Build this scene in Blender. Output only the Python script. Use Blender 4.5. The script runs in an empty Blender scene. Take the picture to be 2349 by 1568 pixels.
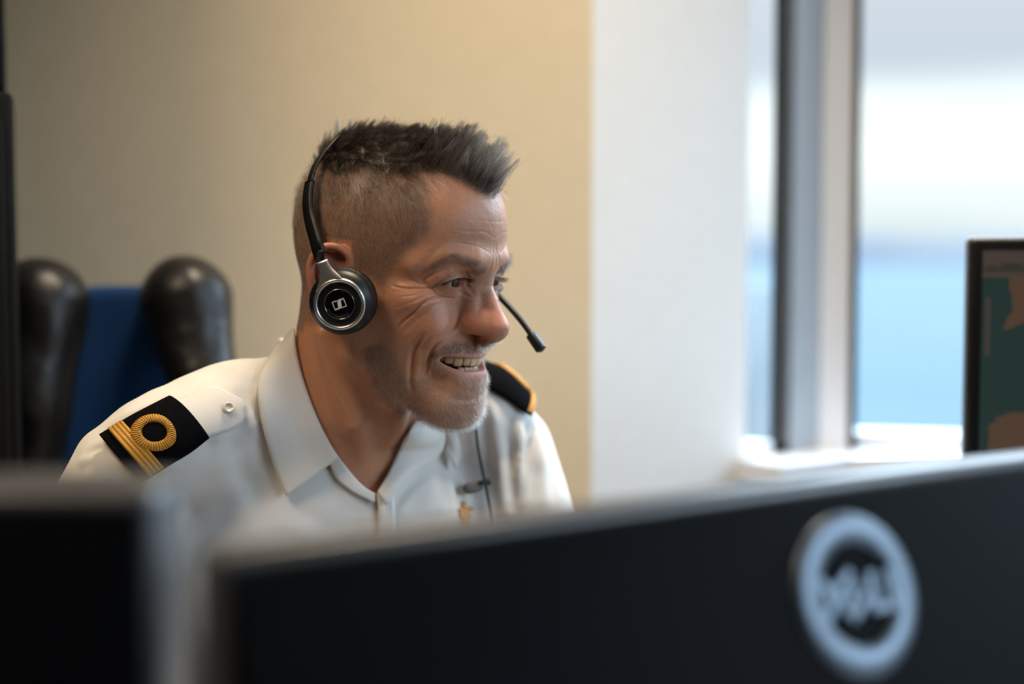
import bpy, bmesh, math, random
import numpy as np
from mathutils import Vector, Matrix
rng = np.random.default_rng(7); random.seed(7)
SC = bpy.context.scene
COL = SC.collection
# ------------------------------------------------------------------ camera
W_, H_ = 2349, 1568
FPX = 50/36*W_
PITCH = math.atan((784-575)/FPX)
CAM = np.array([0, 0, 1.22])
CR = np.array([1, 0, 0.]); CF = np.array([0, math.cos(PITCH), -math.sin(PITCH)]); CU = np.array([0, math.sin(PITCH), math.cos(PITCH)])
def ray(px, py):
    return CF + CR*((px-W_/2)/FPX) - CU*((py-H_/2)/FPX)
def at(px, py, depth):                     # world point seen at a photo pixel, at a depth along the view axis
    return CAM + ray(px, py)*depth
def atY(px, py, Y):                        # same, at a world Y
    d = ray(px, py); return CAM + d*(Y/d[1])
def atplane(px, py, P0, N):
    d = ray(px, py); t = ((np.asarray(P0)-CAM) @ N)/(d @ N); return CAM + d*t
def topx(P):
    d = P-CAM; y = d @ CF
    return np.stack([W_/2+FPX*(d @ CR)/y, H_/2-FPX*(d @ CU)/y], -1)
cam_d = bpy.data.cameras.new('camera'); cam = bpy.data.objects.new('camera', cam_d); COL.objects.link(cam)
cam_d.lens = 50; cam_d.sensor_width = 36; cam_d.clip_start = .05; cam_d.clip_end = 5000
cam.location = CAM; cam.rotation_euler = (math.pi/2-PITCH, 0, 0)
cam_d.dof.use_dof = True; cam_d.dof.focus_distance = 1.15; cam_d.dof.aperture_fstop = 1.75
SC.camera = cam
# ------------------------------------------------------------------ object helpers
def tag(o, label=None, cat=None, group=None, kind=None):
    if label: o['label'] = label
    if cat: o['category'] = cat
    if group: o['group'] = group
    if kind: o['kind'] = kind
    return o
def empty(name, loc=(0, 0, 0), label=None, cat=None, group=None):
    o = bpy.data.objects.new(name, None); COL.objects.link(o); o.location = loc; o.empty_display_size = .05
    return tag(o, label, cat, group)
def link(name, me, mat=None, parent=None, smooth=True):
    o = bpy.data.objects.new(name, me); COL.objects.link(o)
    if mat is not None:
        for m in (mat if isinstance(mat, (list, tuple)) else [mat]): me.materials.append(m)
    if smooth: me.shade_smooth()
    if parent is not None:
        o.parent = parent
        o.matrix_parent_inverse = Matrix.Translation(parent.location).inverted()
    return o
def mesh_obj(name, verts, faces, mat=None, parent=None, smooth=True):
    me = bpy.data.meshes.new(name)
    verts = np.asarray(verts, float)
    if isinstance(faces, np.ndarray):
        nv, nf, k = len(verts), len(faces), faces.shape[1]
        me.vertices.add(nv); me.vertices.foreach_set('co', verts.astype(np.float32).ravel())
        me.loops.add(nf*k); me.loops.foreach_set('vertex_index', faces.astype(np.int32).ravel())
        me.polygons.add(nf); me.polygons.foreach_set('loop_start', np.arange(0, nf*k, k, dtype=np.int32))
        me.polygons.foreach_set('loop_total', np.full(nf, k, np.int32))
        me.update(calc_edges=True)
    else:
        me.from_pydata([tuple(v) for v in verts], [], [tuple(f) for f in faces]); me.update()
    return link(name, me, mat, parent, smooth)
def bm_obj(name, bm, mat=None, parent=None, smooth=False, auto=None):
    bmesh.ops.recalc_face_normals(bm, faces=bm.faces[:])
    me = bpy.data.meshes.new(name); bm.to_mesh(me); bm.free()
    o = link(name, me, mat, parent, smooth)
    if auto is not None:
        me.shade_smooth()
        mod = None
        ang = math.radians(auto)
        b2 = bmesh.new(); b2.from_mesh(me)
        for e in b2.edges:
            e.smooth = len(e.link_faces) == 2 and e.calc_face_angle(0) < ang
        b2.to_mesh(me); b2.free()
    return o
def bm_box(bm, c, s, rot=None, bevel=0, seg=2):
    r = bmesh.ops.create_cube(bm, size=1)
    vs = r['verts']
    M = Matrix.Translation(Vector(c)) @ (rot.to_4x4() if rot is not None else Matrix()) @ Matrix.Diagonal((*s, 1))
    bmesh.ops.transform(bm, matrix=M, verts=vs)
    if bevel:
        es = list({e for v in vs for e in v.link_edges})
        bmesh.ops.bevel(bm, geom=es, offset=bevel, segments=seg, profile=.5, affect='EDGES')
    return bm
def box_obj(name, c, s, mat, parent=None, rot=None, bevel=0, seg=2):
    bm = bmesh.new(); bm_box(bm, c, s, rot, bevel, seg)
    return bm_obj(name, bm, mat, parent, auto=40)
def spline(P, n, closed=False):            # Catmull-Rom resample
    P = np.asarray(P, float); m = len(P)
    if closed: Q = np.vstack([P[-1], P, P[0], P[1]]); segs = m
    else: Q = np.vstack([2*P[0]-P[1], P, 2*P[-1]-P[-2]]); segs = m-1
    t = np.linspace(0, segs, n, endpoint=not closed); i = np.minimum(t.astype(int), segs-1); u = (t-i)[:, None]
    a, b, c, d = Q[i], Q[i+1], Q[i+2], Q[i+3]
    return .5*((2*b)+(c-a)*u+(2*a-5*b+4*c-d)*u*u+(3*b-a-3*c+d)*u**3)
def frames(P):
    P = np.asarray(P, float); T = np.gradient(P, axis=0); T /= np.linalg.norm(T, axis=1)[:, None]+1e-12
    N = np.zeros_like(P); a = np.array([0, 0, 1.]) if abs(T[0][2]) < .9 else np.array([1., 0, 0])
    n = np.cross(T[0], a); n /= np.linalg.norm(n); N[0] = n
    for i in range(1, len(P)):
        n = N[i-1]-T[i]*(N[i-1] @ T[i]); N[i] = n/np.linalg.norm(n)
    return T, N, np.cross(T, N)
def tube(P, r, sides=10, cap=True, prof=None, N=None):   # verts, quads of a tube along P
    P = np.asarray(P, float); n = len(P); r = np.broadcast_to(np.asarray(r, float), (n,))
    T, N0, B = frames(P)
    if N is not None:
        N = np.asarray(N, float); N0 = N-T*np.sum(N*T, 1)[:, None]; N0 /= np.linalg.norm(N0, axis=1)[:, None]; B = np.cross(T, N0)
    a = np.linspace(0, 2*np.pi, sides, endpoint=False)
    pr = np.stack([np.cos(a), np.sin(a)], 1) if prof is None else np.asarray(prof); sides = len(pr)
    V = P[:, None]+r[:, None, None]*(N0[:, None]*pr[None, :, :1]+B[:, None]*pr[None, :, 1:])
    V = V.reshape(-1, 3); i = np.arange(n-1)[:, None]*sides; j = np.arange(sides)[None]; j2 = (j+1) % sides
    Fq = np.stack([i+j, i+j2, i+sides+j2, i+sides+j], -1).reshape(-1, 4)
    F = [tuple(f) for f in Fq]
    if cap: F += [tuple(range(sides))[::-1], tuple(range((n-1)*sides, n*sides))]
    return V, F
def tube_obj(name, P, r, mat, parent=None, sides=10, **k):
    V, F = tube(P, r, sides, **k); return mesh_obj(name, V, F, mat, parent)
def lathe(prof, seg=48):                   # prof: list of (r, z)
    prof = np.asarray(prof, float); a = np.linspace(0, 2*np.pi, seg, endpoint=False); n = len(prof)
    V = np.stack([prof[:, None, 0]*np.cos(a), prof[:, None, 0]*np.sin(a), np.repeat(prof[:, 1:], seg, 1)], -1).reshape(-1, 3)
    i = np.arange(n-1)[:, None]*seg; j = np.arange(seg)[None]; j2 = (j+1) % seg
    return V, np.stack([i+j, i+j2, i+seg+j2, i+seg+j], -1).reshape(-1, 4)
def grid_faces(n, m, closed=False):
    i = np.arange(n-1)[:, None]; j = np.arange(m if closed else m-1)[None]; j2 = (j+1) % m
    return np.stack([i*m+j, i*m+j2, (i+1)*m+j2, (i+1)*m+j], -1).reshape(-1, 4)
def sheet(name, G, mat, parent=None, thick=.001, closed=False, off=0):   # G: n x m x 3 grid, given real thickness
    n, m, _ = G.shape
    o = mesh_obj(name, G.reshape(-1, 3), grid_faces(n, m, closed), mat, parent)
    md = o.modifiers.new('thickness', 'SOLIDIFY'); md.thickness = thick; md.offset = off; md.use_even_offset = False
    return o
# ------------------------------------------------------------------ signed distance sculpting
def ell(p, c, r):
    q = p-np.float32(c); r = np.asarray(r, np.float32)
    k0 = np.sqrt(((q/r)**2).sum(-1)); k1 = np.sqrt(((q/r**2)**2).sum(-1))+1e-9
    return k0*(k0-1)/k1
def sph(p, c, r): return np.sqrt(((p-np.float32(c))**2).sum(-1))-np.float32(r)
def cap(p, a, b, ra, rb=None):
    rb = ra if rb is None else rb
    a = np.asarray(a, np.float32); b = np.asarray(b, np.float32); ba = b-a
    h = np.clip(((p-a) @ ba)/(ba @ ba), 0, 1)
    return np.sqrt(((p-a-h[..., None]*ba)**2).sum(-1))-(ra+(rb-ra)*h)
def chain(p, pts, k=0):                    # pts: (x,y,z,r)
    d = None
    for a, b in zip(pts[:-1], pts[1:]):
        e = cap(p, a[:3], b[:3], a[3], b[3]); d = e if d is None else (np.minimum(d, e) if k == 0 else smin(d, e, k))
    return d
def smin(a, b, k):
    h = np.maximum(k-np.abs(a-b), 0)/k; return np.minimum(a, b)-h*h*k*.25
def smax(a, b, k): return -smin(-a, -b, k)
def polydist(p, pts):                      # distance of points to a polyline, and the parameter along it (0..1)
    pts = np.asarray(pts, np.float32); best = np.full(len(p), 1e9, np.float32); bt = np.zeros(len(p), np.float32)
    n = len(pts)-1
    for i in range(n):
        a, ba = pts[i], pts[i+1]-pts[i]; h = np.clip(((p-a) @ ba)/(ba @ ba+1e-9), 0, 1)
        d = np.sqrt(((p-a-h[:, None]*ba)**2).sum(-1)); m = d < best; best[m] = d[m]; bt[m] = ((i+h)/n)[m]
    return best, bt
def surface_nets(f, lo, hi, h, block=6, margin=1.4):
    lo = np.asarray(lo, float); hi = np.asarray(hi, float)
    nb = np.ceil((hi-lo)/(h*block)).astype(int); n = nb*block
    c = [lo[i]+(np.arange(nb[i])+.5)*h*block for i in range(3)]
    C = np.stack(np.meshgrid(*c, indexing='ij'), -1).astype(np.float32)
    D = f(C.reshape(-1, 3)).reshape(nb)
    V = np.repeat(np.repeat(np.repeat(np.where(D < 0, -9, 9).astype(np.float32), block, 0), block, 1), block, 2)
    act = np.argwhere(np.abs(D) < h*block*.87*margin)
    off = np.stack(np.meshgrid(*[np.arange(block)]*3, indexing='ij'), -1).reshape(-1, 3)
    for s in range(0, len(act), 4000):
        idx = (act[s:s+4000, None]*block+off[None]).reshape(-1, 3)
        V[idx[:, 0], idx[:, 1], idx[:, 2]] = f((lo+idx*h).astype(np.float32))
    ins = V < 0
    cell = np.zeros(tuple(np.array(V.shape)-1), np.uint8)
    sl = lambda o, a: slice(o, V.shape[a]-1+o)
    for o in np.ndindex(2, 2, 2): cell += ins[sl(o[0], 0), sl(o[1], 1), sl(o[2], 2)]
    ids = np.argwhere((cell > 0) & (cell < 8)); num = np.full(cell.shape, -1, np.int32)
    num[tuple(ids.T)] = np.arange(len(ids))
    acc = np.zeros((len(ids), 3)); cnt = np.zeros(len(ids))
    corners = list(np.ndindex(2, 2, 2))
    for a in corners:
        for ax in range(3):
            if a[ax]: continue
            b = list(a); b[ax] = 1
            va = V[tuple((ids+a).T)]; vb = V[tuple((ids+b).T)]; m = (va < 0) != (vb < 0)
            t = np.where(m, va/(va-vb+1e-12), 0); pt = np.repeat(np.array(a, float)[None], len(ids), 0); pt[:, ax] = t
            acc[m] += pt[m]; cnt[m] += 1
    verts = lo+(ids+acc/cnt[:, None])*h
    faces = []
    for ax in range(3):
        s0 = [slice(None)]*3; s1 = [slice(None)]*3; s0[ax] = slice(0, -1); s1[ax] = slice(1, None)
        cr = np.argwhere(ins[tuple(s0)] != ins[tuple(s1)]); b, c2 = (ax+1) % 3, (ax+2) % 3
        ok = (cr[:, b] > 0) & (cr[:, c2] > 0) & (cr[:, b] < V.shape[b]-1) & (cr[:, c2] < V.shape[c2]-1); cr = cr[ok]
        q = []
        for db, dc in ((1, 1), (0, 1), (0, 0), (1, 0)):
            w = cr.copy(); w[:, b] -= db; w[:, c2] -= dc; q.append(num[tuple(w.T)])
        q = np.stack(q, 1); flip = ~ins[tuple(cr.T)]; q[flip] = q[flip][:, ::-1]; faces.append(q)
    return verts, np.concatenate(faces)
def grad(f, p, e=.3):
    p = p.astype(np.float32); g = np.stack([f(p+np.float32([e, 0, 0]))-f(p-np.float32([e, 0, 0])), f(p+np.float32([0, e, 0]))-f(p-np.float32([0, e, 0])), f(p+np.float32([0, 0, e]))-f(p-np.float32([0, 0, e]))], -1)
    return g/(2*e)
def project(f, p, it=2):
    for _ in range(it):
        g = grad(f, p); p = p-g*(f(p.astype(np.float32))/np.maximum((g*g).sum(-1), .2))[:, None]
    return p
def trace(f, o, d, n=90, step=.8):         # sphere trace rays (in the field's own space)
    t = np.zeros(len(d)); best = np.full(len(d), 1e9); bt = t.copy()
    for _ in range(n):
        v = f((o+d*t[:, None]).astype(np.float32)); m = np.abs(v) < best; best[m] = np.abs(v)[m]; bt[m] = t[m]
        t += np.clip(v, -60, 60)*step
    p = o+d*bt[:, None]                     # a ray that misses takes the surface point nearest to it
    m = best > .5
    if m.any(): p[m] = project(f, p[m], 4)
    return p
def vnoise(p, s, seed=0):                  # smooth value noise, one value per point in -1..1
    q = np.asarray(p, float)/s+seed*17.3; i = np.floor(q).astype(np.int64); u = q-i; u = u*u*(3-2*u)
    def hsh(a): 
        n = (a[:, 0]*73856093) ^ (a[:, 1]*19349663) ^ (a[:, 2]*83492791) ^ (seed*2654435)
        n = (n ^ (n >> 13))*1274126177 & 0x7fffffff; return (n ^ (n >> 16)) % 65536/32767.5-1
    r = 0
    for o in np.ndindex(2, 2, 2):
        w = np.prod([u[:, k] if o[k] else 1-u[:, k] for k in range(3)], 0); r = r+w*hsh(i+np.array(o))
    return r
def sstep(a, b, x): t = np.clip((x-a)/(b-a), 0, 1); return t*t*(3-2*t)
def polymask(q, poly, soft):               # 1 inside a polygon, fading over +-soft
    poly = np.asarray(poly, float); x, y = q[:, 0], q[:, 1]; ins = np.zeros(len(q), bool); d = np.full(len(q), 1e9)
    for a, b in zip(poly, np.roll(poly, -1, 0)):
        c = (a[1] > y) != (b[1] > y)
        with np.errstate(divide='ignore', invalid='ignore'): xi = (b[0]-a[0])*(y-a[1])/(b[1]-a[1])+a[0]
        ins ^= c & (x < xi); ba = b-a; h = np.clip(((q-a) @ ba)/(ba @ ba+1e-9), 0, 1)
        d = np.minimum(d, np.hypot(*(q-a-h[:, None]*ba).T))
    return sstep(-soft, soft, np.where(ins, d, -d))
# ------------------------------------------------------------------ materials
def mat(name, col=(.5, .5, .5), rough=.5, metal=0, spec=.5, **k):
    m = bpy.data.materials.new(name); m.use_nodes = True; b = m.node_tree.nodes['Principled BSDF']
    b.inputs['Base Color'].default_value = (*col, 1); b.inputs['Roughness'].default_value = rough
    b.inputs['Metallic'].default_value = metal; b.inputs['Specular IOR Level'].default_value = spec
    for n, v in k.items(): b.inputs[n].default_value = v
    return m
class NT:
    def __init__(s, m): s.t = m.node_tree; s.b = s.t.nodes.get('Principled BSDF')
    def n(s, t, **k):
        x = s.t.nodes.new(t)
        for a, v in k.items():
            if a.startswith('i_'):
                key = a[2:]; key = int(key) if key.isdigit() else key.replace('_', ' ')
                x.inputs[key].default_value = v
            else: setattr(x, a, v)
        return x
    def l(s, a, b): s.t.links.new(a, b)
    def ramp(s, fac, stops):
        r = s.n('ShaderNodeValToRGB'); e = r.color_ramp.elements
        while len(e) < len(stops): e.new(.5)
        for x, (p, c) in zip(e, stops): x.position = p; x.color = (*c, 1) if len(c) == 3 else c
        s.l(fac, r.inputs[0]); return r.outputs[0]
    def noise(s, scale, detail=3, rough=.5, coord='Object'):
        tc = s.n('ShaderNodeTexCoord'); x = s.n('ShaderNodeTexNoise'); x.inputs['Scale'].default_value = scale
        x.inputs['Detail'].default_value = detail; x.inputs['Roughness'].default_value = rough
        s.l(tc.outputs[coord], x.inputs['Vector']); return x.outputs[0]
    def bump(s, h, strength=.2, dist=.001, prev=None):
        x = s.n('ShaderNodeBump'); x.inputs['Strength'].default_value = strength; x.inputs['Distance'].default_value = dist
        s.l(h, x.inputs['Height'])
        if prev is not None: s.l(prev, x.inputs['Normal'])
        return x.outputs[0]
    def mix(s, fac, a, b, mode='MIX'):
        x = s.n('ShaderNodeMix', data_type='RGBA', blend_type=mode)
        for sock, v in ((x.inputs[0], fac), (x.inputs[6], a), (x.inputs[7], b)):
            if hasattr(v, 'is_linked') or isinstance(v, bpy.types.NodeSocket): s.l(v, sock)
            else: sock.default_value = v if not isinstance(v, tuple) else ((*v, 1) if len(v) == 3 else v)
        return x.outputs[2]
def noisy(m, scale, amt, bump=.0, dist=.0005, detail=4):
    t = NT(m); c = tuple(t.b.inputs['Base Color'].default_value)[:3]; f = t.noise(scale, detail)
    t.l(t.ramp(f, [(.3, tuple(x*(1-amt) for x in c)), (.7, tuple(min(1, x*(1+amt)) for x in c))]), t.b.inputs['Base Color'])
    if bump: t.l(t.bump(f, bump, dist), t.b.inputs['Normal'])
    return m
# ------------------------------------------------------------------ torso field (world millimetres), shared by shirt and body
AR = np.array([-314, 1162, 1066.]); AL = np.array([16, 1330, 1046.]); NB = np.array([-155, 1253, 1066.]); PEL = np.array([-265, 1490, 540.])
_tu = (NB-PEL)/np.linalg.norm(NB-PEL); _tr = AR-AL; _tr = _tr-_tu*(_tr@_tu); _tr /= np.linalg.norm(_tr); _tf = np.cross(_tu, _tr)
TB = np.stack([_tr, _tf, _tu], 1)
def f_torso(p):
    q = ((p-np.float32(NB))@TB.astype(np.float32))
    d = ell(q, (0, 0, -165), (158, 100, 185))
    d = smin(d, ell(q, (0, 10, -390), (158, 112, 200)), 60)
    qa = q.copy(); qa[..., 0] = np.abs(qa[..., 0])
    d = smin(d, ell(qa, (72, 48, -120), (80, 50, 75)), 40)
    d = smin(d, chain(p, [(-178, 1262, 1080, 50), (-235, 1215, 1078, 49), (-296, 1172, 1055, 47), (-316, 1164, 1036, 48), (-372, 1120, 905, 52), (-400, 1060, 800, 46)]), 34)
    d = smin(d, chain(p, [(-130, 1285, 1085, 48), (-70, 1310, 1079, 44), (-30, 1322, 1066, 42), (-4, 1330, 1032, 44), (30, 1300, 900, 50), (55, 1230, 800, 46)]), 34)
    d = smin(d, chain(p, [(-400, 1060, 800, 43), (-250, 900, 775, 34), (-215, 865, 770, 32)]), 14)
    d = smin(d, chain(p, [(55, 1230, 800, 43), (20, 1020, 775, 34), (10, 985, 770, 32)]), 14)
    return d
# ------------------------------------------------------------------ the head (sculpted in millimetres: x towards his right, y forward, z up)
HY, HP = math.radians(59), math.radians(7)
_f = np.array([math.sin(HY), -math.cos(HY), 0]); _r = np.array([-math.cos(HY), -math.sin(HY), 0]); _u = np.array([0, 0, 1.])
HR = np.stack([_r, _f*math.cos(HP)-_u*math.sin(HP), _u*math.cos(HP)+_f*math.sin(HP)], 1)
HT = np.array([-.1035, 1.2222, 1.1898])
def h2w(p): return HT+np.asarray(p, float)@HR.T/1000
def w2h(P): return (np.asarray(P, float)-HT)@HR*1000
def hray(pts):
    D = np.array([ray(*p) for p in pts])@HR; D /= np.linalg.norm(D, axis=1)[:, None]
    return w2h(CAM)[None].repeat(len(pts), 0)+D*930, D
def pick(f, pts):
    o, d = hray(pts); return trace(f, o, d)
def hpx(p, mirror=True):                    # photo pixel of head points, far side folded onto the near side
    p = np.array(p, float)
    if mirror: p[:, 0] = np.abs(p[:, 0])
    return topx(h2w(p))
EYE = np.array([31, 73.6, 15.2]); ER = 12.4
def ear_axes():
    e1 = np.array([.52, -.85, 0]); e2 = np.array([.10, -.16, .98]); e2 /= np.linalg.norm(e2); e1 -= e2*(e1@e2); e1 /= np.linalg.norm(e1)
    return np.stack([e1, e2, np.cross(e2, e1)], 1)
EA = ear_axes(); EO = np.array([69.5, 7, 2.])
def f_ear(q):
    p = (q-np.float32(EO))@EA.astype(np.float32)
    s = -1 if EA[0, 2] < 0 else 1
    p = p*np.float32([1, 1, s])
    hx = [(0, 4, 1.5), (-4, 14, 2.5), (-3, 25, 3.5), (5, 32.5, 4.5), (15, 34, 5), (24, 29, 5), (29, 18, 4.5), (29, 4, 4), (25, -9, 4), (18, -20, 3.5), (10, -27, 3)]
    c = spline(np.array(hx), 24); rad = np.interp(np.linspace(0, 1, 24), [0, .15, .5, .8, 1], [3, 3.2, 3.3, 3.6, 5.5])
    d = ell(p, (13, 4, -2.5), (19, 30, 3.6))
    d = smin(d, chain(p, [(*a, b) for a, b in zip(c, rad)]), 3)
    d = smin(d, chain(p, [(17, 22, 0, 2.6), (19, 10, 2, 3.2), (17, -6, 2.5, 3.4), (10, -14, 3, 4)]), 5)
    d = smin(d, sph(p, (-1, -4, 3), 5), 4)
    d = smin(d, ell(p, (6, 0, -7), (12, 22, 8)), 4)
    return smax(d, -ell(p, (7, -2, 4), (8, 12, 6)), 3)
def f_base(p):
    q = p.copy(); q[..., 0] = np.abs(q[..., 0])
    d = ell(p, (0, -3, 43), (74.5, 90, 85))
    d = smin(d, ell(p, (0, -30, 65), (60, 54, 51)), 16)
    d = smin(d, ell(p, (0, 46, 56), (59, 52, 56)), 20)
    d = smin(d, ell(p, (0, 31, -24), (61, 57, 70)), 22)
    d = smin(d, ell(p, (0, 61, -50), (30, 33, 34)), 12)
    d = smin(d, chain(q, [(57, 8, -8, 12), (50, 12, -50, 14), (26, 70, -87, 14)]), 16)
    d = smin(d, ell(p, (0, 79, -91), (24, 20, 19.5)), 22)
    d = smin(d, ell(p, (0, 79, -69), (27, 19, 15)), 8)
    d = smin(d, ell(q, (46, 55.5, -3), (18, 22.5, 14)), 12)
    d = smin(d, sph(q, (38, 67, -21), 17), 10)
    d = smin(d, chain(q, [(3, 92, 33, 9), (20, 91.5, 34, 9.5), (40, 77, 34, 9), (54, 58, 27, 8)]), 10)
    d = smax(d, -ell(q, (31, 97, 13), (15, 14, 10)), 8)
    d = smin(d, chain(q, [(6, 88, 16, 5.5), (10, 89, 0, 8), (13, 92, -15, 8)]), 8)
    d = smin(d, chain(p, [(0, 91.5, 26, 8), (0, 92, 11, 8), (0, 97.5, 2, 8.2), (0, 102.3, -7, 8.5), (0, 108.3, -19.8, 11.4)]), 7)
    d = smin(d, ell(q, (11.2, 96.2, -19.5), (7.2, 11, 7.6)), 3)
    d = smin(d, chain(q, [(7, 100, -16, 9), (3.5, 105, -19.5, 9.5)]), 5)
    d = smin(d, cap(p, (0, 108, -25), (0, 99, -32), 5.5), 4)
    d = smax(d, -ell(q, (9, 101.5, -31.5), (4, 7, 5)), 2)
    d = smin(d, chain(p, [(0, 108, -20, 4.5), (0, 103, -27, 3.6), (0, 96, -31, 4)]), 2)
    d = smin(d, chain(p, [(0, -24, -30, 57), (0, -34, -105, 56), (0, -46, -135, 52)]), 18)
    d = smin(d, chain(q, [(59, -22, -42, 8), (38, 4, -115, 9), (16, -4, -148, 7)]), 10)
    d = smin(d, cap(p, (0, 17, -112), (0, 15, -124), 9), 12)
    if p.shape[0]: d = smin(d, f_torso((p@HR.T.astype(np.float32)+np.float32(HT*1000)))+6, 22)
    d = smin(d, sph(q, EYE, 14.0), 4)
    return d
# eyelid margins, lips: 3D curves found on the surface, then mirrored
UL = pick(f_base, [(1077, 648), (1069, 640), (1062, 637.5), (1051, 638.5), (1036, 642.5), (1023, 647.5), (1011, 652)])
LL = pick(f_base, [(1077, 648), (1072, 654), (1062, 657.5), (1052, 659.5), (1040, 658), (1029, 655), (1020, 653), (1011, 652)])
HOOD = pick(f_base, [(1066, 620), (1048, 622), (1030, 631), (1010, 643), (990, 655)])
f_lipbase = f_base
MU = pick(f_lipbase, [(1000, 824), (1013, 818), (1028, 817), (1050, 819), (1070, 822), (1084, 823)])
ML = pick(f_lipbase, [(1000, 824), (1010, 831), (1022, 837), (1041, 844.5), (1060, 851), (1076, 853.5), (1088, 852)])
def _sym(P, z=None):
    a = P[np.argsort(P[:, 0])]; return a[:, 0], a[:, 1], a[:, 2]
MUx, MUy, MUz = _sym(MU); MLx, MLy, MLz = _sym(ML); ULx, ULy, ULz = _sym(UL); LLx, LLy, LLz = _sym(LL)
def lipchain(P, dz, dy, r0, r1):
    Q = np.array(P); Q = Q[np.argsort(-Q[:, 0])]; Q = np.vstack([Q, [0, Q[-1, 1]+1.0, Q[-1, 2]-(0 if dz > 0 else .5)]])
    n = len(Q); s = np.linspace(0, 1, n)
    return [(x, y+dy*s[i]**.5, z+dz*(.35+.65*s[i]**.6), r0+(r1-r0)*s[i]**.5) for i, (x, y, z) in enumerate(Q)]
LU = lipchain(MU, 2.6, -2.6, 1.6, 3.3); LO = lipchain(ML, -4.4, -5.2, 1.6, 5.6)
def f_head(p):
    q = p.copy(); q[..., 0] = np.abs(q[..., 0]); x, y, z = q[..., 0], q[..., 1], q[..., 2]
    d = f_lipbase(p)
    d = smin(d, chain(q, LU), 6); d = smin(d, chain(q, LO), 7)
    d = smin(d, chain(q, [(a[0], a[1]-1.6, a[2]+3.6, r) for a, r in zip(HOOD, (3.6, 4.6, 5.0, 5.0, 4.2))]), 2.5)
    zu = np.interp(x, ULx, ULz); zl = np.interp(x, LLx, LLz)
    op = np.maximum(np.maximum(z-zu, zl-z), np.maximum(np.interp(x, [16, 18, 20, 22.5], [87.2, 85.6, 82, 76])-y, np.maximum(ULx[0]-x, x-ULx[-1])))
    d = smax(d, -op, .8)
    mu = np.interp(x, MUx, MUz); ml = np.interp(x, MLx, MLz)
    ym = np.interp(x, MUx, MUy)
    om = np.maximum(np.maximum(z-mu, ml-z), np.maximum(ym-26-y, x-MUx[-1]))
    d = smax(d, -om, 1.6)
    return smin(d, f_ear(q), 4)
HEAD_H = .85
hv, hf = surface_nets(f_head, (-108, -118, -225), (108, 128, 140), HEAD_H)
# drop the cut rim below the collar, keep the outer skin
hv = project(f_head, hv, 1)
hn = grad(f_head, hv, .5); hn /= np.linalg.norm(hn, axis=1)[:, None]+1e-9
# ------------------------------------------------------------------ creases and folds: (photo polyline, depth, width, shoulder)
FOLDS = [
 ([(1055, 722), (1050, 740), (1037, 761), (1020, 777), (1001, 791), (989, 806), (984, 826), (982, 842), (974, 860)], 2.4, 1.5, .5),
 ([(974, 766), (960, 786), (951, 802), (947, 827), (944, 854), (942, 876), (947, 902)], 2.6, 2.2, .3),
 ([(969, 795), (966, 830), (960, 862)], -.7, 5.0, 0),
 ([(1035, 735), (1015, 757), (992, 776), (975, 800)], -1.6, 5.0, 0),
 ([(900, 655), (926, 661), (966, 661), (988, 660), (1000, 653)], 1.2, .9, .5),
 ([(985, 661), (993, 667), (1006, 679), (1018, 682), (1042, 684)], 1.2, .9, .5),
 ([(1012, 683), (998, 683), (978, 691), (962, 702), (948, 716), (926, 736), (905, 760)], 1.2, 1.2, .5),
 ([(1020, 692), (996, 702), (975, 718), (955, 736), (930, 757), (905, 777)], .4, 1.6, .5),
 ([(915, 681), (940, 678), (962, 674), (985, 666)], .4, .8, .5),
 ([(905, 707), (945, 692), (968, 682), (990, 670)], .45, 1.0, .5),
 ([(935, 640), (955, 648), (972, 656)], .5, 1.0, .5),
 ([(1066, 619), (1048, 624), (1030, 633), (1010, 645), (990, 657)], 1.9, .9, .3),
 ([(1066, 619), (1071, 629), (1078, 640)], .9, 1.0, .3),
 ([(1130, 548), (1131, 578), (1127, 604), (1118, 624)], .3, .9, .2),
 ([(1046, 527), (1066, 530), (1087, 531), (1109, 531), (1120, 535), (1132, 544), (1146, 547), (1161, 549)], .28, .8, .2),
 ([(1046, 557), (1074, 560), (1096, 565), (1112, 573), (1124, 581)], .30, .8, .2),
 ([(1052, 500), (1090, 503), (1120, 507), (1158, 512)], .12, 1.0, .2),
 ([(966, 622), (976, 602), (990, 585), (1005, 570), (1020, 556)], .7, 2.4, .7),
 ([(1052, 919), (1066, 916), (1084, 914), (1100, 911)], 1.0, 1.8, .6),
 ([(1066, 643), (1078, 662), (1088, 678)], .5, 1.6, .3),
 ([(1046, 668), (1060, 672), (1080, 682)], .6, 1.3, .6),
 ([(1054, 728), (1057, 741), (1066, 752), (1080, 760)], 1.2, 1.3, .3),
]
f_nofold = f_head
va = hv.copy(); va[:, 0] = np.abs(va[:, 0]); disp = np.zeros(len(hv))
face = np.where((hv[:, 1] > 20) & (hv[:, 2] > -112) & (hv[:, 2] < 90))[0]
for pts, dep, wid, sh in FOLDS:
    P = pick(f_nofold, spline(np.array(pts, float), len(pts)*3))
    d, t = polydist(va[face].astype(np.float32), P); e = np.sin(np.pi*np.clip(t, 0, 1)*.96+.06)**.5
    disp[face] += e*(-dep*np.exp(-(d/wid)**2)+dep*sh*.5*np.exp(-((d-2.1*wid)/(1.1*wid))**2))
disp[face] += .12*vnoise(hv[face], 6, 3)+.07*vnoise(hv[face], 2.5, 4)
hv = hv+hn*disp[:, None]
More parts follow.
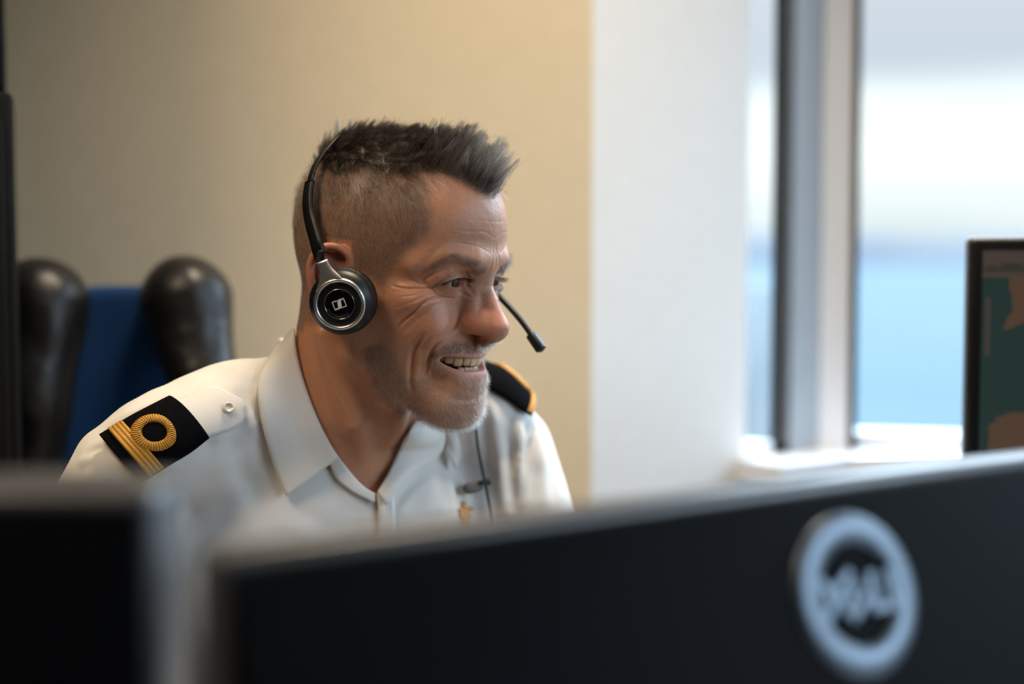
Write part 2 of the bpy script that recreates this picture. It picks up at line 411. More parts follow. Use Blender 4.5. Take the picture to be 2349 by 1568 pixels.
# ------------------------------------------------------------------ skin colours belong to the skin: lips, ruddy nose and cheeks, beard growth, scalp
vpx = hpx(hv); va = hv.copy(); va[:, 0] = np.abs(va[:, 0])
tone = np.repeat(np.array([[.51, .243, .138]]), len(hv), 0)
def tint(mask, c): 
    global tone; tone = tone*(1-mask[:, None])+np.array(c)*mask[:, None]
tint(.35*sstep(-.2, .7, vnoise(hv, 22, 1)), (.52, .25, .16))
tint(.30*sstep(.2, .8, vnoise(hv, 5, 2)), (.46, .22, .14))
tint(.55*np.exp(-((np.linalg.norm(va-[8, 104, -15], axis=1))/20)**2), (.50, .17, .12))
tint(.45*np.exp(-((np.linalg.norm(va-[44, 76, -14], axis=1))/20)**2), (.52, .20, .14))
tint(.30*np.exp(-((np.linalg.norm(va-[0, 98, -86], axis=1))/15)**2), (.52, .2, .15))
tint(.6*((va[:, 0] > 75) & (va[:, 1] < 24) & (va[:, 2] < 37)), (.54, .19, .13))
BEARD = [(838, 792), (880, 792), (908, 812), (924, 846), (944, 872), (975, 862), (990, 842), (988, 818), (1006, 799), (1040, 786), (1080, 781), (1100, 785), (1135, 780), (1140, 1000), (1040, 1000), (985, 985), (930, 962), (885, 925), (856, 884), (836, 835)]
SPARSE = [(862, 680), (900, 690), (915, 740), (915, 800), (930, 850), (880, 840), (842, 830), (845, 770), (868, 750)]
STACHE = [(984, 832), (990, 812), (1010, 797), (1050, 784), (1090, 780), (1135, 782), (1135, 815), (1095, 812), (1060, 810), (1030, 809), (1010, 815), (994, 836)]
BUZZ = [(600, 320), (760, 385), (830, 372), (900, 388), (940, 395), (966, 385), (975, 440), (988, 485), (990, 522), (962, 545), (935, 580), (908, 612), (888, 640), (878, 668), (862, 640), (820, 615), (800, 575), (772, 556), (735, 560), (712, 610), (715, 660), (735, 700), (728, 745), (690, 742), (640, 700)]
TOPH = [(640, 405), (730, 372), (765, 396), (825, 380), (885, 393), (938, 402), (964, 388), (992, 392), (1040, 408), (1090, 434), (1135, 452), (1220, 455), (1220, 200), (640, 200)]
m_lipu = polymask(vpx, [(1001, 824), (1013, 815), (1050, 810), (1090, 810), (1125, 808), (1120, 822), (1070, 825), (1020, 822)], 2.5)
m_lipl = polymask(vpx, [(1012, 829), (1036, 840), (1062, 847), (1115, 849), (1115, 868), (1086, 868), (1058, 861), (1034, 850)], 3.5)
lipz = (hv[:, 1] > 60) & (va[:, 0] < 36)
m_lip = np.clip(m_lipu+m_lipl, 0, 1)*lipz
neck_n = hn[:, 2]
m_beard = polymask(vpx, BEARD, 9)*(hv[:, 2] > -118)*(hv[:, 1] > 5)*(1-m_lip)*(1-.999*(m_lip > .1))
m_beard *= np.clip(1-.75*np.exp(-(((vpx[:, 0]-1040)/38)**2+((vpx[:, 1]-893)/22)**2)), 0, 1)
m_spa = polymask(vpx, SPARSE, 8)*(hv[:, 1] > 5)
m_sta = polymask(vpx, STACHE, 3)*(hv[:, 1] > 60)*(m_lip < .2)*(hv[:, 2] > -52)
m_buzz = polymask(vpx, BUZZ, 15)*(hv[:, 1] < 72)*(hv[:, 2] > -62)
m_buzz *= ~((va[:, 0] > 73.5) & (hv[:, 1] < 24) & (hv[:, 2] < 40) & (hv[:, 1] > -28))
m_top = polymask(vpx, TOPH, 13)*(hv[:, 2] > 50)
back = (hv[:, 1] < -50) & (hv[:, 2] > -45); m_buzz = np.where(back, np.maximum(m_buzz, 1-m_top), m_buzz)
m_bald = np.where((hv[:, 2] > 50) & (hv[:, 1] < 40), 1, 0)*(1-m_buzz); m_top = np.maximum(m_top, 0)
tint(.50*np.clip(m_beard+m_sta, 0, 1), (.27, .16, .11)); tint(.68*m_buzz, (.20, .135, .095)); tint(.75*m_top, (.10, .07, .05))
tint(.75*m_lip, (.46, .185, .165))
BROW = [(1097, 632), (1112, 624), (1117, 610), (1108, 602), (1088, 594), (1062, 583), (1040, 580), (1022, 588), (1002, 601), (982, 617), (968, 630), (988, 623), (1010, 611), (1036, 601), (1060, 606), (1078, 617), (1090, 629)]
tint(.34*polymask(vpx, BROW, 4)*(hv[:, 1] > 45)*(hv[:, 2] > 5), (.16, .10, .075))
lidm = np.exp(-(np.linalg.norm(va-(EYE+[0, 12, 0]), axis=1)/11)**2); tint(.4*lidm, (.42, .19, .15))
inner = (np.linalg.norm(va-[18.5, 86, 15.2], axis=1) < 2.4); tint(.7*inner, (.5, .17, .14))
cav = (hv[:, 1] > 50) & (va[:, 0] < 40) & (hv[:, 1] < np.interp(va[:, 0], MUx, MUy)-5) & (hv[:, 2] > -66) & (hv[:, 2] < -40) & (vpx[:, 0] > 985)
tint(cav*.9, (.16, .035, .03))
tone *= (1+.06*vnoise(hv, 1.6, 8))[:, None]
M_skin = mat('skin', (.5, .3, .2), .47, 0, .45)
t = NT(M_skin); ca = t.n('ShaderNodeVertexColor', layer_name='tone'); vd = t.n('ShaderNodeTexVoronoi'); vd.inputs['Scale'].default_value = 620; vd.inputs['Randomness'].default_value = 1; tcd = t.n('ShaderNodeTexCoord'); t.l(tcd.outputs['Object'], vd.inputs['Vector'])
t.l(t.mix(t.ramp(vd.outputs[0], [(.10, (.42,)*3), (.24, (0, 0, 0))]), ca.outputs[0], (.22, .10, .065)), t.b.inputs['Base Color'])
t.b.inputs['Subsurface Weight'].default_value = .18; t.b.inputs['Subsurface Radius'].default_value = (1, .36, .2); t.b.inputs['Subsurface Scale'].default_value = .0035
vz = t.n('ShaderNodeTexVoronoi'); vz.inputs['Scale'].default_value = 900; tc = t.n('ShaderNodeTexCoord'); t.l(tc.outputs['Object'], vz.inputs['Vector'])
t.l(t.bump(t.noise(2200, 2), .25, .0002, t.bump(vz.outputs[0], .35, .00025)), t.b.inputs['Normal'])
t.l(t.ramp(t.noise(260, 3), [(.35, (.40,)*3), (.65, (.54,)*3)]), t.b.inputs['Roughness'])
person = empty('person', h2w([0, -40, -420])*[1, 1, 0]+[0, 0, 0], 'smiling man in a white uniform shirt wearing a headset, looking down past the monitors', 'person')
hands = []
for wx, wy, s in ((-215, 862, 1), (10, 982, -1)):
    d0 = np.array([.62, -.78]) if s > 0 else np.array([-.05, -1.]); d0 /= np.linalg.norm(d0); n0 = np.array([-d0[1], d0[0]])*(1 if s > 0 else 1)
    pt = lambda a, l, z: (wx+d0[0]*a+n0[0]*l, wy+d0[1]*a+n0[1]*l, z)
    def fh(p):
        d = chain(p, [(*pt(-30, 0, 770), 26), (*pt(15, 0, 768), 24)])
        d = smin(d, ell(p, pt(50, 0, 768), (40, 40, 17)), 18)
        for l, ln, r0 in ((-30, 58, 8.2), (-10, 72, 9), (11, 78, 9.2), (31, 68, 9)):
            d = smin(d, chain(p, [(*pt(70, l*.85, 770), r0+1), (*pt(70+ln*.5, l, 774), r0), (*pt(70+ln*.8, l, 764), r0-.8), (*pt(70+ln, l*.98, 754), r0-1.6)]), 5)
        return smin(d, chain(p, [(*pt(25, 24*s, 766), 13), (*pt(62, 50*s, 760), 10), (*pt(92, 58*s, 753), 8)]), 8)
    v_, f_ = surface_nets(fh, (wx-190, wy-190, 720), (wx+190, wy+120, 830), 2.5); hands.append((v_, f_))
bv, bf, bt = h2w(hv), hf, tone
for v_, f_ in hands:
    bf = np.vstack([bf, f_+len(bv)]); bv = np.vstack([bv, v_/1000]); bt = np.vstack([bt, np.repeat([[.50, .27, .18]], len(v_), 0)])
body = mesh_obj('body', bv, bf, M_skin, person)
ca_ = body.data.color_attributes.new('tone', 'FLOAT_COLOR', 'POINT'); ca_.data.foreach_set('color', np.hstack([bt, np.ones((len(bt), 1))]).astype(np.float32).ravel())
# ------------------------------------------------------------------ eyes
def rotz(dirw):
    return Vector(dirw).to_track_quat('Z', 'Y')
M_eye = mat('eyeball', (.8, .75, .72), .16, 0, .28, **{'Coat Weight': .0, 'Coat Roughness': .03})
t = NT(M_eye); tc = t.n('ShaderNodeTexCoord'); sx = t.n('ShaderNodeSeparateXYZ'); t.l(tc.outputs['Object'], sx.inputs[0])
hyp = t.n('ShaderNodeVectorMath', operation='LENGTH'); cmb = t.n('ShaderNodeCombineXYZ'); t.l(sx.outputs[0], cmb.inputs[0]); t.l(sx.outputs[1], cmb.inputs[1]); t.l(cmb.outputs[0], hyp.inputs[0])
mm = t.n('ShaderNodeMath', operation='MULTIPLY'); mm.inputs[1].default_value = 100; t.l(hyp.outputs['Value'], mm.inputs[0])
nz = t.noise(500, 3); ad = t.n('ShaderNodeMath', operation='MULTIPLY_ADD'); ad.inputs[1].default_value = .05; t.l(nz, ad.inputs[0]); t.l(mm.outputs[0], ad.inputs[2])
col = t.ramp(ad.outputs[0], [(.20, (.004, .003, .002)), (.235, (.10, .045, .015)), (.42, (.075, .035, .014)), (.57, (.03, .016, .01)), (.63, (.50, .41, .37)), (.9, (.45, .29, .25))])
t.l(col, t.b.inputs['Base Color'])
for s in (1, -1):
    bm = bmesh.new(); bmesh.ops.create_uvsphere(bm, u_segments=40, v_segments=28, radius=ER/1000)
    for v in bm.verts:
        r_ = math.hypot(v.co.x, v.co.y)
        if v.co.z > 0 and r_ < .0058: v.co.z += .0011*(1-(r_/.0058)**2)
    o = bm_obj('eye', bm, M_eye, None, True); g = HR@np.array([-.02 if s > 0 else -.04, 1, -.06])
    o.rotation_mode = 'QUATERNION'; o.rotation_quaternion = rotz(g); o.location = h2w(EYE*[s, 1, 1])
    o.parent = person; o.matrix_parent_inverse = Matrix.Translation(person.location).inverted()
# ------------------------------------------------------------------ teeth
M_tooth = mat('tooth_enamel', (.58, .41, .22), .25, 0, .5, **{'Subsurface Weight': .2, 'Subsurface Scale': .001})
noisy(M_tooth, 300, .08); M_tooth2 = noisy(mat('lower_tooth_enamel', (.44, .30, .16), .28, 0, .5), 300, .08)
def arch_y(x): return np.interp(abs(x), [0, 6, 12, 19, 24, 27.5, 30], [95.2, 94.6, 92, 86.5, 80.5, 73, 62])
def tooth(x, z0, z1, w, dep=7, yo=0, root=1, m=None):
    y = arch_y(x)+yo; dx = .8; ty = (arch_y(abs(x)+dx)-arch_y(abs(x)-dx))/(2*dx)*np.sign(x)
    tx = np.array([1, ty]); tx = tx/np.linalg.norm(tx); nx = np.array([-tx[1], tx[0]]); nx *= np.sign(nx[1])
    bm = bmesh.new(); bmesh.ops.create_uvsphere(bm, u_segments=20, v_segments=14, radius=1)
    V = np.array([v.co[:] for v in bm.verts]); sg = lambda a, e: np.sign(a)*np.abs(a)**e
    L = np.stack([sg(V[:, 0], .58)*w/2*1.06, sg(V[:, 1], .55)*dep/2, sg(V[:, 2], .60)*abs(z1-z0)/2], -1)
    k = (V[:, 2]+1)/2 if root > 0 else (1-V[:, 2])/2       # taper towards the gum
    L[:, 0] *= 1-.12*k; L[:, 1] *= .62+.38*k
    P = np.stack([x+tx[0]*L[:, 0]+nx[0]*(L[:, 1]-dep/2), y+tx[1]*L[:, 0]+nx[1]*(L[:, 1]-dep/2), (z0+z1)/2+L[:, 2]], -1)
    for v, c in zip(bm.verts, h2w(P)): v.co = c
    bm_obj('tooth', bm, m or M_tooth, person, True)
for s in (1, -1):
    for x, w, zb in ((4.2, 9.4, -54.7), (11.6, 7.9, -54.1), (18.0, 8.9, -55.0), (23.3, 8.6, -53.4), (26.9, 8.6, -51.9), (29.0, 9, -50.4)): tooth(x*s, zb, -41, w)
    for x, w, zt in ((2.8, 6.0, -55.0), (8.3, 6.3, -55.0), (13.5, 6.6, -55.6), (18.4, 7.2, -57.2), (22.4, 7.2, -58.5)): tooth(x*s, zt-9, zt, w, 6, -3.0, -1, M_tooth2)
# ------------------------------------------------------------------ hair: every strand is a curve rooted in the skin
tri = np.concatenate([hf[:, [0, 1, 2]], hf[:, [0, 2, 3]]])
tri_area = np.linalg.norm(np.cross(hv[tri[:, 1]]-hv[tri[:, 0]], hv[tri[:, 2]]-hv[tri[:, 0]]), axis=1)/2
def roots(mask, per_mm2):
    w = tri_area*mask[tri].mean(1); n = int(w.sum()*per_mm2)
    k = rng.choice(len(tri), n, p=w/w.sum()); a, b = rng.random((2, n)); f = a+b > 1; a[f], b[f] = 1-a[f], 1-b[f]
    W3 = np.stack([1-a-b, a, b], 1)[:, :, None]
    P = (hv[tri[k]]*W3).sum(1); N = (hn[tri[k]]*W3).sum(1); return P, N/np.linalg.norm(N, axis=1)[:, None]
def hair_mat(name, stops, rough=.28):
    m = bpy.data.materials.new(name); m.use_nodes = True; t = NT(m); nt = m.node_tree; nt.nodes.remove(t.b)
    h = t.n('ShaderNodeBsdfHairPrincipled', parametrization='COLOR'); a = t.n('ShaderNodeAttribute', attribute_name='shade')
    t.l(t.ramp(a.outputs['Fac'], stops), h.inputs['Color']); h.inputs['Roughness'].default_value = rough; h.inputs['Radial Roughness'].default_value = .5
    t.l(h.outputs[0], nt.nodes['Material Output'].inputs[0]); return m
HSTOPS = [(0, (.006, .005, .005)), (.35, (.010, .007, .006)), (.6, (.09, .055, .035)), (.8, (.40, .29, .19)), (1, (.66, .60, .54))]
M_hair = hair_mat('hair_strands', HSTOPS)
def strands(name, P, D, L, shade, rad, npt=5, curl=None, tip=.25, m=None, world=False):
    n = len(P); s = np.linspace(0, 1, npt)[None, :, None]
    Q = P[:, None]+D[:, None]*L[:, None, None]*s
    if curl is not None: Q = Q+curl[:, None]*L[:, None, None]*s**2
    Q = h2w(Q.reshape(-1, 3))-np.array(person.location)
    c = bpy.data.hair_curves.new(name); c.add_curves([npt]*n)
    c.position_data.foreach_set('vector', Q.astype(np.float32).ravel())
    ra = c.attributes.get('radius') or c.attributes.new('radius', 'FLOAT', 'POINT')
    rr = (np.broadcast_to(rad, (n,))[:, None]*(1-(1-tip)*s[0, :, 0][None]**1.5)/1000)
    ra.data.foreach_set('value', rr.astype(np.float32).ravel())
    at_ = c.attributes.new('shade', 'FLOAT', 'CURVE'); at_.data.foreach_set('value', np.clip(shade, 0, 1).astype(np.float32))
    o = bpy.data.objects.new(name, c); COL.objects.link(o); c.materials.append(m or M_hair); o.parent = person
    return o
nrm = lambda v: v/(np.linalg.norm(v, axis=1)[:, None]+1e-9)
def jit(n, a): return rng.normal(size=(n, 3))*a
# long hair on top, in stiff clumps
P, N = roots(m_top*(hv[:, 2] > 60), 1.7)
n = len(P); fr = sstep(-20, 85, P[:, 1]); side = np.sign(P[:, 0])*sstep(22, 58, np.abs(P[:, 0]))
NG = 620; gi = rng.choice(n, NG, replace=False); G = P[gi]
near = np.empty(n, int)
for s in range(0, n, 2000): near[s:s+2000] = ((P[s:s+2000, None]-G[None])**2).sum(-1).argmin(1)
gj = rng.normal(size=(NG, 3))*[.30, .24, .20]; gl = .72+.5*rng.random(NG)
def topdir(P, N, fr, side):
    D = N*(.42+.15*fr+.55*sstep(0, -55, P[:, 1]))[:, None]+np.outer(.88-.55*fr, [0, 1, 0])+np.outer(.02+.80*fr, [0, 0, 1])
    D[:, 0] += .22*side; D[:, 2] -= .42*np.abs(side)*(1-fr); D[:, 1] += .35*np.abs(side)*fr; D[:, 2] -= .30*np.abs(side)*fr
    return D
frg, sdg = fr[gi], side[gi]
mk = .40+.60*np.clip(1.6*polymask(hpx(P), TOPH, 22)-.5, 0, 1); LG = (18+13*frg)*gl*mk[gi]*(1+.30*sstep(-5, -50, G[:, 1]))*(1-.25*np.abs(sdg)); DG = nrm(topdir(G, N[gi], frg, sdg)+gj)
TIP = G+DG*LG[:, None]+np.outer(LG, [0, .10, -.10])*(1-frg)[:, None]
loose = rng.random(n) < .16
D = nrm(topdir(P, N, fr, side)+gj[near]*.5+jit(n, .10)+N*.35)
L = LG[near]*(.80+.28*rng.random(n))*np.clip(mk/mk[gi][near], .5, 1.2); spread = np.where(loose, .75, .16)
aim = TIP[near]+(P-G[near])*spread[:, None]+jit(n, 1.0)+loose[:, None]*jit(n, 3.5)
curl = (aim-P-D*L[:, None])/L[:, None]*(.80+.25*rng.random(n))[:, None]
px_ = hpx(P); gray = np.exp(-(((px_[:, 0]-1055)/75)**2+((px_[:, 1]-415)/48)**2))+.55*np.abs(side)*sstep(-15, 30, P[:, 1])
sh = np.where(rng.random(n) < .06+.12*sstep(12, 30, np.abs(P[:, 0]))+.55*np.clip(gray, 0, 1), .76+.24*rng.random(n), .02+.28*rng.random(n))
strands('hair', P, D, L, sh, .050+.016*rng.random(n), 7, curl, .3)
# short dense growth between the clumps
P, N = roots(m_top*(hv[:, 2] > 60), 1.5); n = len(P); fr = sstep(-20, 85, P[:, 1])
strands('hair', P, nrm(N*.55+np.outer(1-.5*fr, [0, .8, 0])+np.outer(fr, [0, 0, .7])+jit(n, .22)), (8+4*fr)*(.7+.5*rng.random(n)), np.where(rng.random(n) < .05+.26*sstep(18, 52, np.abs(P[:, 0]))*sstep(-10, 30, P[:, 1]), .74+.24*rng.random(n), .02+.30*rng.random(n)), .048, 4, jit(n, .15), .35)
# where the long top runs out into the clipped sides
BLEND = [(690, 385), (740, 350), (830, 335), (930, 350), (985, 362), (1012, 405), (975, 440), (940, 465), (880, 450), (810, 440), (740, 455), (690, 435)]
P, N = roots(polymask(vpx, BLEND, 16)*(hv[:, 2] > 35)*(np.abs(hv[:, 0]) > 20), .75); n = len(P); up_ = sstep(45, 105, P[:, 2])
D = nrm(N*.42+np.outer(np.ones(n), [0, .55, -.55])+np.stack([vnoise(P, 9, 41), vnoise(P, 9, 42), vnoise(P, 9, 43)], 1)*.32+jit(n, .15))
strands('hair', P, D, (8.5+7*up_)*(.6+.6*rng.random(n)), np.where(rng.random(n) < .42, .74+.24*rng.random(n), .05+.42*rng.random(n)), .048, 5, jit(n, .1)+np.outer(np.ones(n), [0, .12, -.1])-N*.12, .3)
# clipped sides and back
P, N = roots(m_buzz, 1.25)
n = len(P); hz = sstep(10, 85, P[:, 2])
D = nrm(N*(.42+.1*hz)[:, None]+np.outer(np.ones(n), [0, .30, 0])+np.outer(np.ones(n), [0, 0, -.75])*(1.1-.5*hz)[:, None]+np.stack([vnoise(P, 14, 21), vnoise(P, 14, 22), vnoise(P, 14, 23)], 1)*.45+jit(n, .14))
L = (3.0+6.5*hz**1.3)*(.7+.6*rng.random(n)); L *= np.where(P[:, 1] > 20, .75, 1)
sh = np.where(rng.random(n) < .52-.16*hz+.18*vnoise(P, 20, 5), .72+.22*rng.random(n), .25+.35*rng.random(n))
strands('hair', P, D, L, sh, .038, 4, jit(n, .06)-N*.25, .4)
# beard and moustache
P, N = roots(m_beard, 1.15)
n = len(P); px_ = hpx(P); ch = np.exp(-(np.linalg.norm(P-[0, 88, -92], axis=1)/34)**2)
D = nrm(N*.75+np.outer(np.ones(n), [0, .15, -.62])+np.stack([vnoise(P, 9, 31), vnoise(P, 9, 32), vnoise(P, 9, 33)], 1)*.4+jit(n, .2))
L = (3.2+1.8*ch)*(.6+.7*rng.random(n)); dk = np.exp(-(((px_[:, 0]-962)/22)**2+((px_[:, 1]-900)/40)**2))+.8*np.exp(-(((px_[:, 0]-1095)/22)**2+((px_[:, 1]-890)/16)**2))
sh = np.where(rng.random(n) < .60-.45*np.clip(dk, 0, 1), .73+.2*rng.random(n), .2+.35*rng.random(n))
strands('beard', P, D, L, sh, .041, 4, jit(n, .16), .5)
P, N = roots(m_spa, .16); n = len(P)
strands('beard', P, nrm(N*.6+np.outer(np.ones(n), [0, .1, -.7])+jit(n, .35)), 4.5*(.6+.7*rng.random(n)), .86+.14*rng.random(n), .036, 4, jit(n, .25), .4)
P, N = roots(m_sta, 1.25)
n = len(P)
D = nrm(N*.62+np.stack([.35*np.sign(P[:, 0])*sstep(2, 22, np.abs(P[:, 0])), np.zeros(n), -.75*np.ones(n)], 1)+jit(n, .16))
strands('moustache', P, D, (4.2*(.6+.6*rng.random(n)))*(1-.3*sstep(18, 32, np.abs(P[:, 0]))), np.where(rng.random(n) < .38, .66+.2*rng.random(n), .1+.35*rng.random(n)), .038, 4, jit(n, .12), .5)
# eyebrows
m_br = polymask(vpx, BROW, 4)*(hv[:, 1] > 45)*(hv[:, 2] > 5)
P, N = roots(m_br, 1.25); n = len(P); la = sstep(10, 34, np.abs(P[:, 0])); sg = np.sign(P[:, 0])
D = nrm(N*.38+np.stack([sg*(.15+.85*la), -.2*la, .25-.55*la*sstep(30, 50, np.abs(P[:, 0]))-.5*(1-la)*(rng.random(n) < .5)], 1)+jit(n, .17))
strands('eyebrows', P, D, 6.6*(.55+.6*rng.random(n)), .02+.42*rng.random(n)+.5*(rng.random(n) < .05), .046, 5, jit(n, .1)-N*.12, .3)
# eyelashes
for nm, Q, cnt, up in (('upper', UL, 150, 1), ('lower', LL, 80, -1)):
    c = spline(Q, cnt)[4:-6]
    for s in (1, -1):
        P = c*[s, 1, 1]; n = len(P); P = P+jit(n, .15); a = (np.abs(P[:, 0])-30)/14
        D = nrm(np.stack([s*a*.75, np.ones(n)*1.0, np.ones(n)*(-.22 if up > 0 else -.65)], 1)+jit(n, .10))
        cu = np.outer(np.ones(n), [0, -.02, .26 if up > 0 else -.25])
        P = P-D*.3
        strands('eyelashes', P, D, (8.5 if up > 0 else 5)*(.7+.4*rng.random(n)), .01*np.ones(n), .075 if up > 0 else .045, 5, cu, .15)
# ------------------------------------------------------------------ white uniform shirt
def fabric(name, col, rough=.8, sc=1800, amt=.03, bump=.15, sheen=.3):
    m = mat(name, col, rough, 0, .25, **{'Sheen Weight': sheen, 'Sheen Roughness': .4}); t = NT(m)
    n = t.noise(sc, 2); t.l(t.ramp(n, [(.3, tuple(c*(1-amt) for c in col)), (.7, tuple(min(1, c*(1+amt)) for c in col))]), t.b.inputs['Base Color'])
    t.l(t.bump(n, bump, .0003), t.b.inputs['Normal']); return m
M_shirt = fabric('white_cotton', (.70, .68, .645), .75)
def wpick(f, pts):                          # surface point (world mm) seen at photo pixels
    D = np.array([ray(*p) for p in pts]); D /= np.linalg.norm(D, axis=1)[:, None]
    return trace(f, (CAM*1000)[None]+D*850, D, 120)
def wnorm(f, p):
    g = grad(f, p, 1.0); return g/(np.linalg.norm(g, axis=1)[:, None]+1e-9)
f_headW = lambda P: f_head(((P-np.float32(HT*1000))@HR.astype(np.float32)))
SH_F = [  # shirt creases: photo polyline, depth (mm), width (mm)
 ([(470, 1008), (520, 990), (600, 950)], 1.0, 1.6), ([(575, 885), (560, 930), (530, 960)], 2.2, 7), ([(585, 900), (570, 940), (592, 985)], -2.0, 6),
 ([(470, 1012), (500, 1030), (560, 1010)], 2.5, 8), ([(540, 1010), (560, 1080), (600, 1170)], 2.0, 9), ([(640, 1140), (700, 1180), (760, 1200)], 1.5, 9),
 ([(1120, 915), (1135, 985), (1150, 1080), (1160, 1180)], -2.2, 5), ([(1100, 930), (1112, 1000), (1125, 1090)], 2.2, 5), ([(1170, 950), (1172, 1040), (1178, 1160)], 2.4, 5),
 ([(1188, 960), (1190, 1040), (1196, 1150)], -2.0, 4.5), ([(1225, 985), (1205, 1060), (1195, 1150)], 2.2, 3), ([(1040, 1080), (1052, 1130), (1056, 1190)], 2.0, 4),
 ([(1240, 1010), (1245, 1070), (1250, 1150)], -2.0, 6), ([(1020, 1075), (1030, 1130)], -1.5, 5), ([(200, 1040), (230, 1030), (262, 1048)], 1.6, 4), ([(215, 1060), (190, 1075), (170, 1110)], 1.5, 5),
 ([(900, 1170), (940, 1110), (985, 1085)], 1.6, 4), ([(240, 985), (330, 940), (375, 915)], 1.2, 4)]
sv, sf = surface_nets(f_torso, (-480, 820, 480), (150, 1640, 1160), 3.0)
sv = project(f_torso, sv, 2); sn = wnorm(f_torso, sv)
dsp = np.zeros(len(sv))
for pts, dep, wid in SH_F:
    P = wpick(f_torso, spline(np.array(pts, float), 10)); d, t_ = polydist(sv.astype(np.float32), P)
    dsp += np.sin(np.pi*np.clip(t_*.92+.04, 0, 1))**.4*(-dep*np.exp(-(d/wid)**2)+.4*dep*np.exp(-((d-1.9*wid)/wid)**2))
dsp += 1.9*vnoise(sv*[1, 1, .45], 42, 11)+1.0*vnoise(sv, 18, 12)
sv = sv+sn*dsp[:, None]
spx = topx(sv/1000)
VNECK = [(664, 690), (672, 760), (692, 875), (730, 962), (772, 1030), (822, 1102), (862, 1138), (892, 1098), (915, 1052), (962, 970), (975, 690)]
front = (sn@(CAM*1000-NB)) > -120000
cut = (polymask(spx, VNECK, 2) > .4) & front & (sv[:, 1] < 1262)
cut |= (f_headW(sv.astype(np.float32)) < -3) & (sv[:, 2] > 1085)
cut |= sv[:, 2] < 545
keep = ~cut[sf].any(1); used = np.unique(sf[keep]); remap = np.full(len(sv), -1); remap[used] = np.arange(len(used))
shirt = mesh_obj('shirt', sv[used]/1000, remap[sf[keep]], M_shirt, person)
md = shirt.modifiers.new('thickness', 'SOLIDIFY'); md.thickness = .0012; md.offset = -1
def wsheet(name, A, B, n, m, fA, fB, oA, oB, parent, mt, thick=.0012, bulge=0):
    """cloth between two photo curves laid on fields fA and fB, lifted oA, oB millimetres"""
    a = spline(np.array(A, float), n); b = spline(np.array(B, float), n); PA = wpick(lambda P: fA(P)-oA, a); PB = wpick(lambda P: fB(P)-oB, b)
    s = np.linspace(0, 1, m)[None, :, None]; G = PA[:, None]*(1-s)+PB[:, None]*s
    g = G.reshape(-1, 3); f = np.minimum(f_torso(g.astype(np.float32)), fA(g.astype(np.float32))); nn = wnorm(lambda P: np.minimum(f_torso(P), fA(P)), g)
    off = (np.ones((n, 1))*(oA*(1-s[0, :, 0])+oB*s[0, :, 0])[None]+bulge*np.sin(np.pi*s[0, :, 0])[None]).ravel()
    g = g+nn*np.maximum(0, off-f)[:, None]
    global LASTG; LASTG = (g.reshape(n, m, 3)/1000, nn.reshape(n, m, 3))
    return sheet(name, g.reshape(n, m, 3)/1000, mt, parent, thick)
M_thread = mat('thread', (.62, .58, .50), .7)
def stitches(curve, N, parent, lift=.0011, ln=.0014, gap=.0022):
    L = np.r_[0, np.cumsum(np.linalg.norm(np.diff(curve, axis=0), axis=1))]; V, F = [], []
    ip = lambda s, X: np.stack([np.interp(s, L, X[:, k]) for k in range(3)])
    for s in np.arange(gap, L[-1]-gap, gap):
        a, b, nn = ip(s, curve), ip(s+ln, curve), ip(s, N); nn /= np.linalg.norm(nn); t_ = (b-a)/np.linalg.norm(b-a); w_ = np.cross(nn, t_)*.00022; k = len(V)
        V += [a+nn*(lift-.0006)-w_, a+nn*(lift-.0006)+w_, b+nn*(lift-.0006)+w_, b+nn*(lift-.0006)-w_, a+t_*.0003+nn*lift, b-t_*.0003+nn*lift]
        F += [(k, k+1, k+4), (k+1, k+2, k+5, k+4), (k+2, k+3, k+5), (k+3, k, k+4, k+5)]
    mesh_obj('stitching', V, F, M_thread, parent)
f_nk = lambda P: np.minimum(f_headW(P), f_torso(P))
# collar, near leaf: fold line along the neck, outer edge over the shoulder
wsheet('collar', [(674, 752), (680, 805), (696, 872), (726, 954), (756, 1014), (778, 1049)], [(636, 790), (594, 866), (597, 950), (618, 1036), (638, 1096), (656, 1137)], 40, 14, f_nk, f_torso, 4.5, 5.5, shirt, M_shirt, .0016, 3.0)
G_, N_ = LASTG; stitches(np.vstack([G_[2:-2, -2], G_[-3, 1:-2][::-1]]), np.vstack([N_[2:-2, -2], N_[-3, 1:-2][::-1]]), shirt)
wsheet('collar', [(953, 966), (930, 1003), (908, 1048), (886, 1093), (866, 1128)], [(1010, 960), (1021, 1006), (1002, 1050), (945, 1086), (884, 1158)], 34, 12, f_nk, f_torso, 4, 6, shirt, M_shirt, .0016, 2.5)
wsheet('collar', [(1000, 958), (1012, 985), (1020, 1010), (1018, 1030)], [(1030, 962), (1050, 1005), (1055, 1040), (1044, 1074)], 20, 10, f_torso, f_torso, 3.5, 6, shirt, M_shirt, .0016, 3)
wsheet('collar_stand', [(724, 960), (758, 1022), (790, 1064), (815, 1096), (838, 1118), (861, 1131)], [(738, 962), (752, 1048), (768, 1092), (794, 1117), (818, 1133), (858, 1152)], 30, 6, f_nk, f_torso, 2.2, 2.5, shirt, M_shirt, .001, .5)
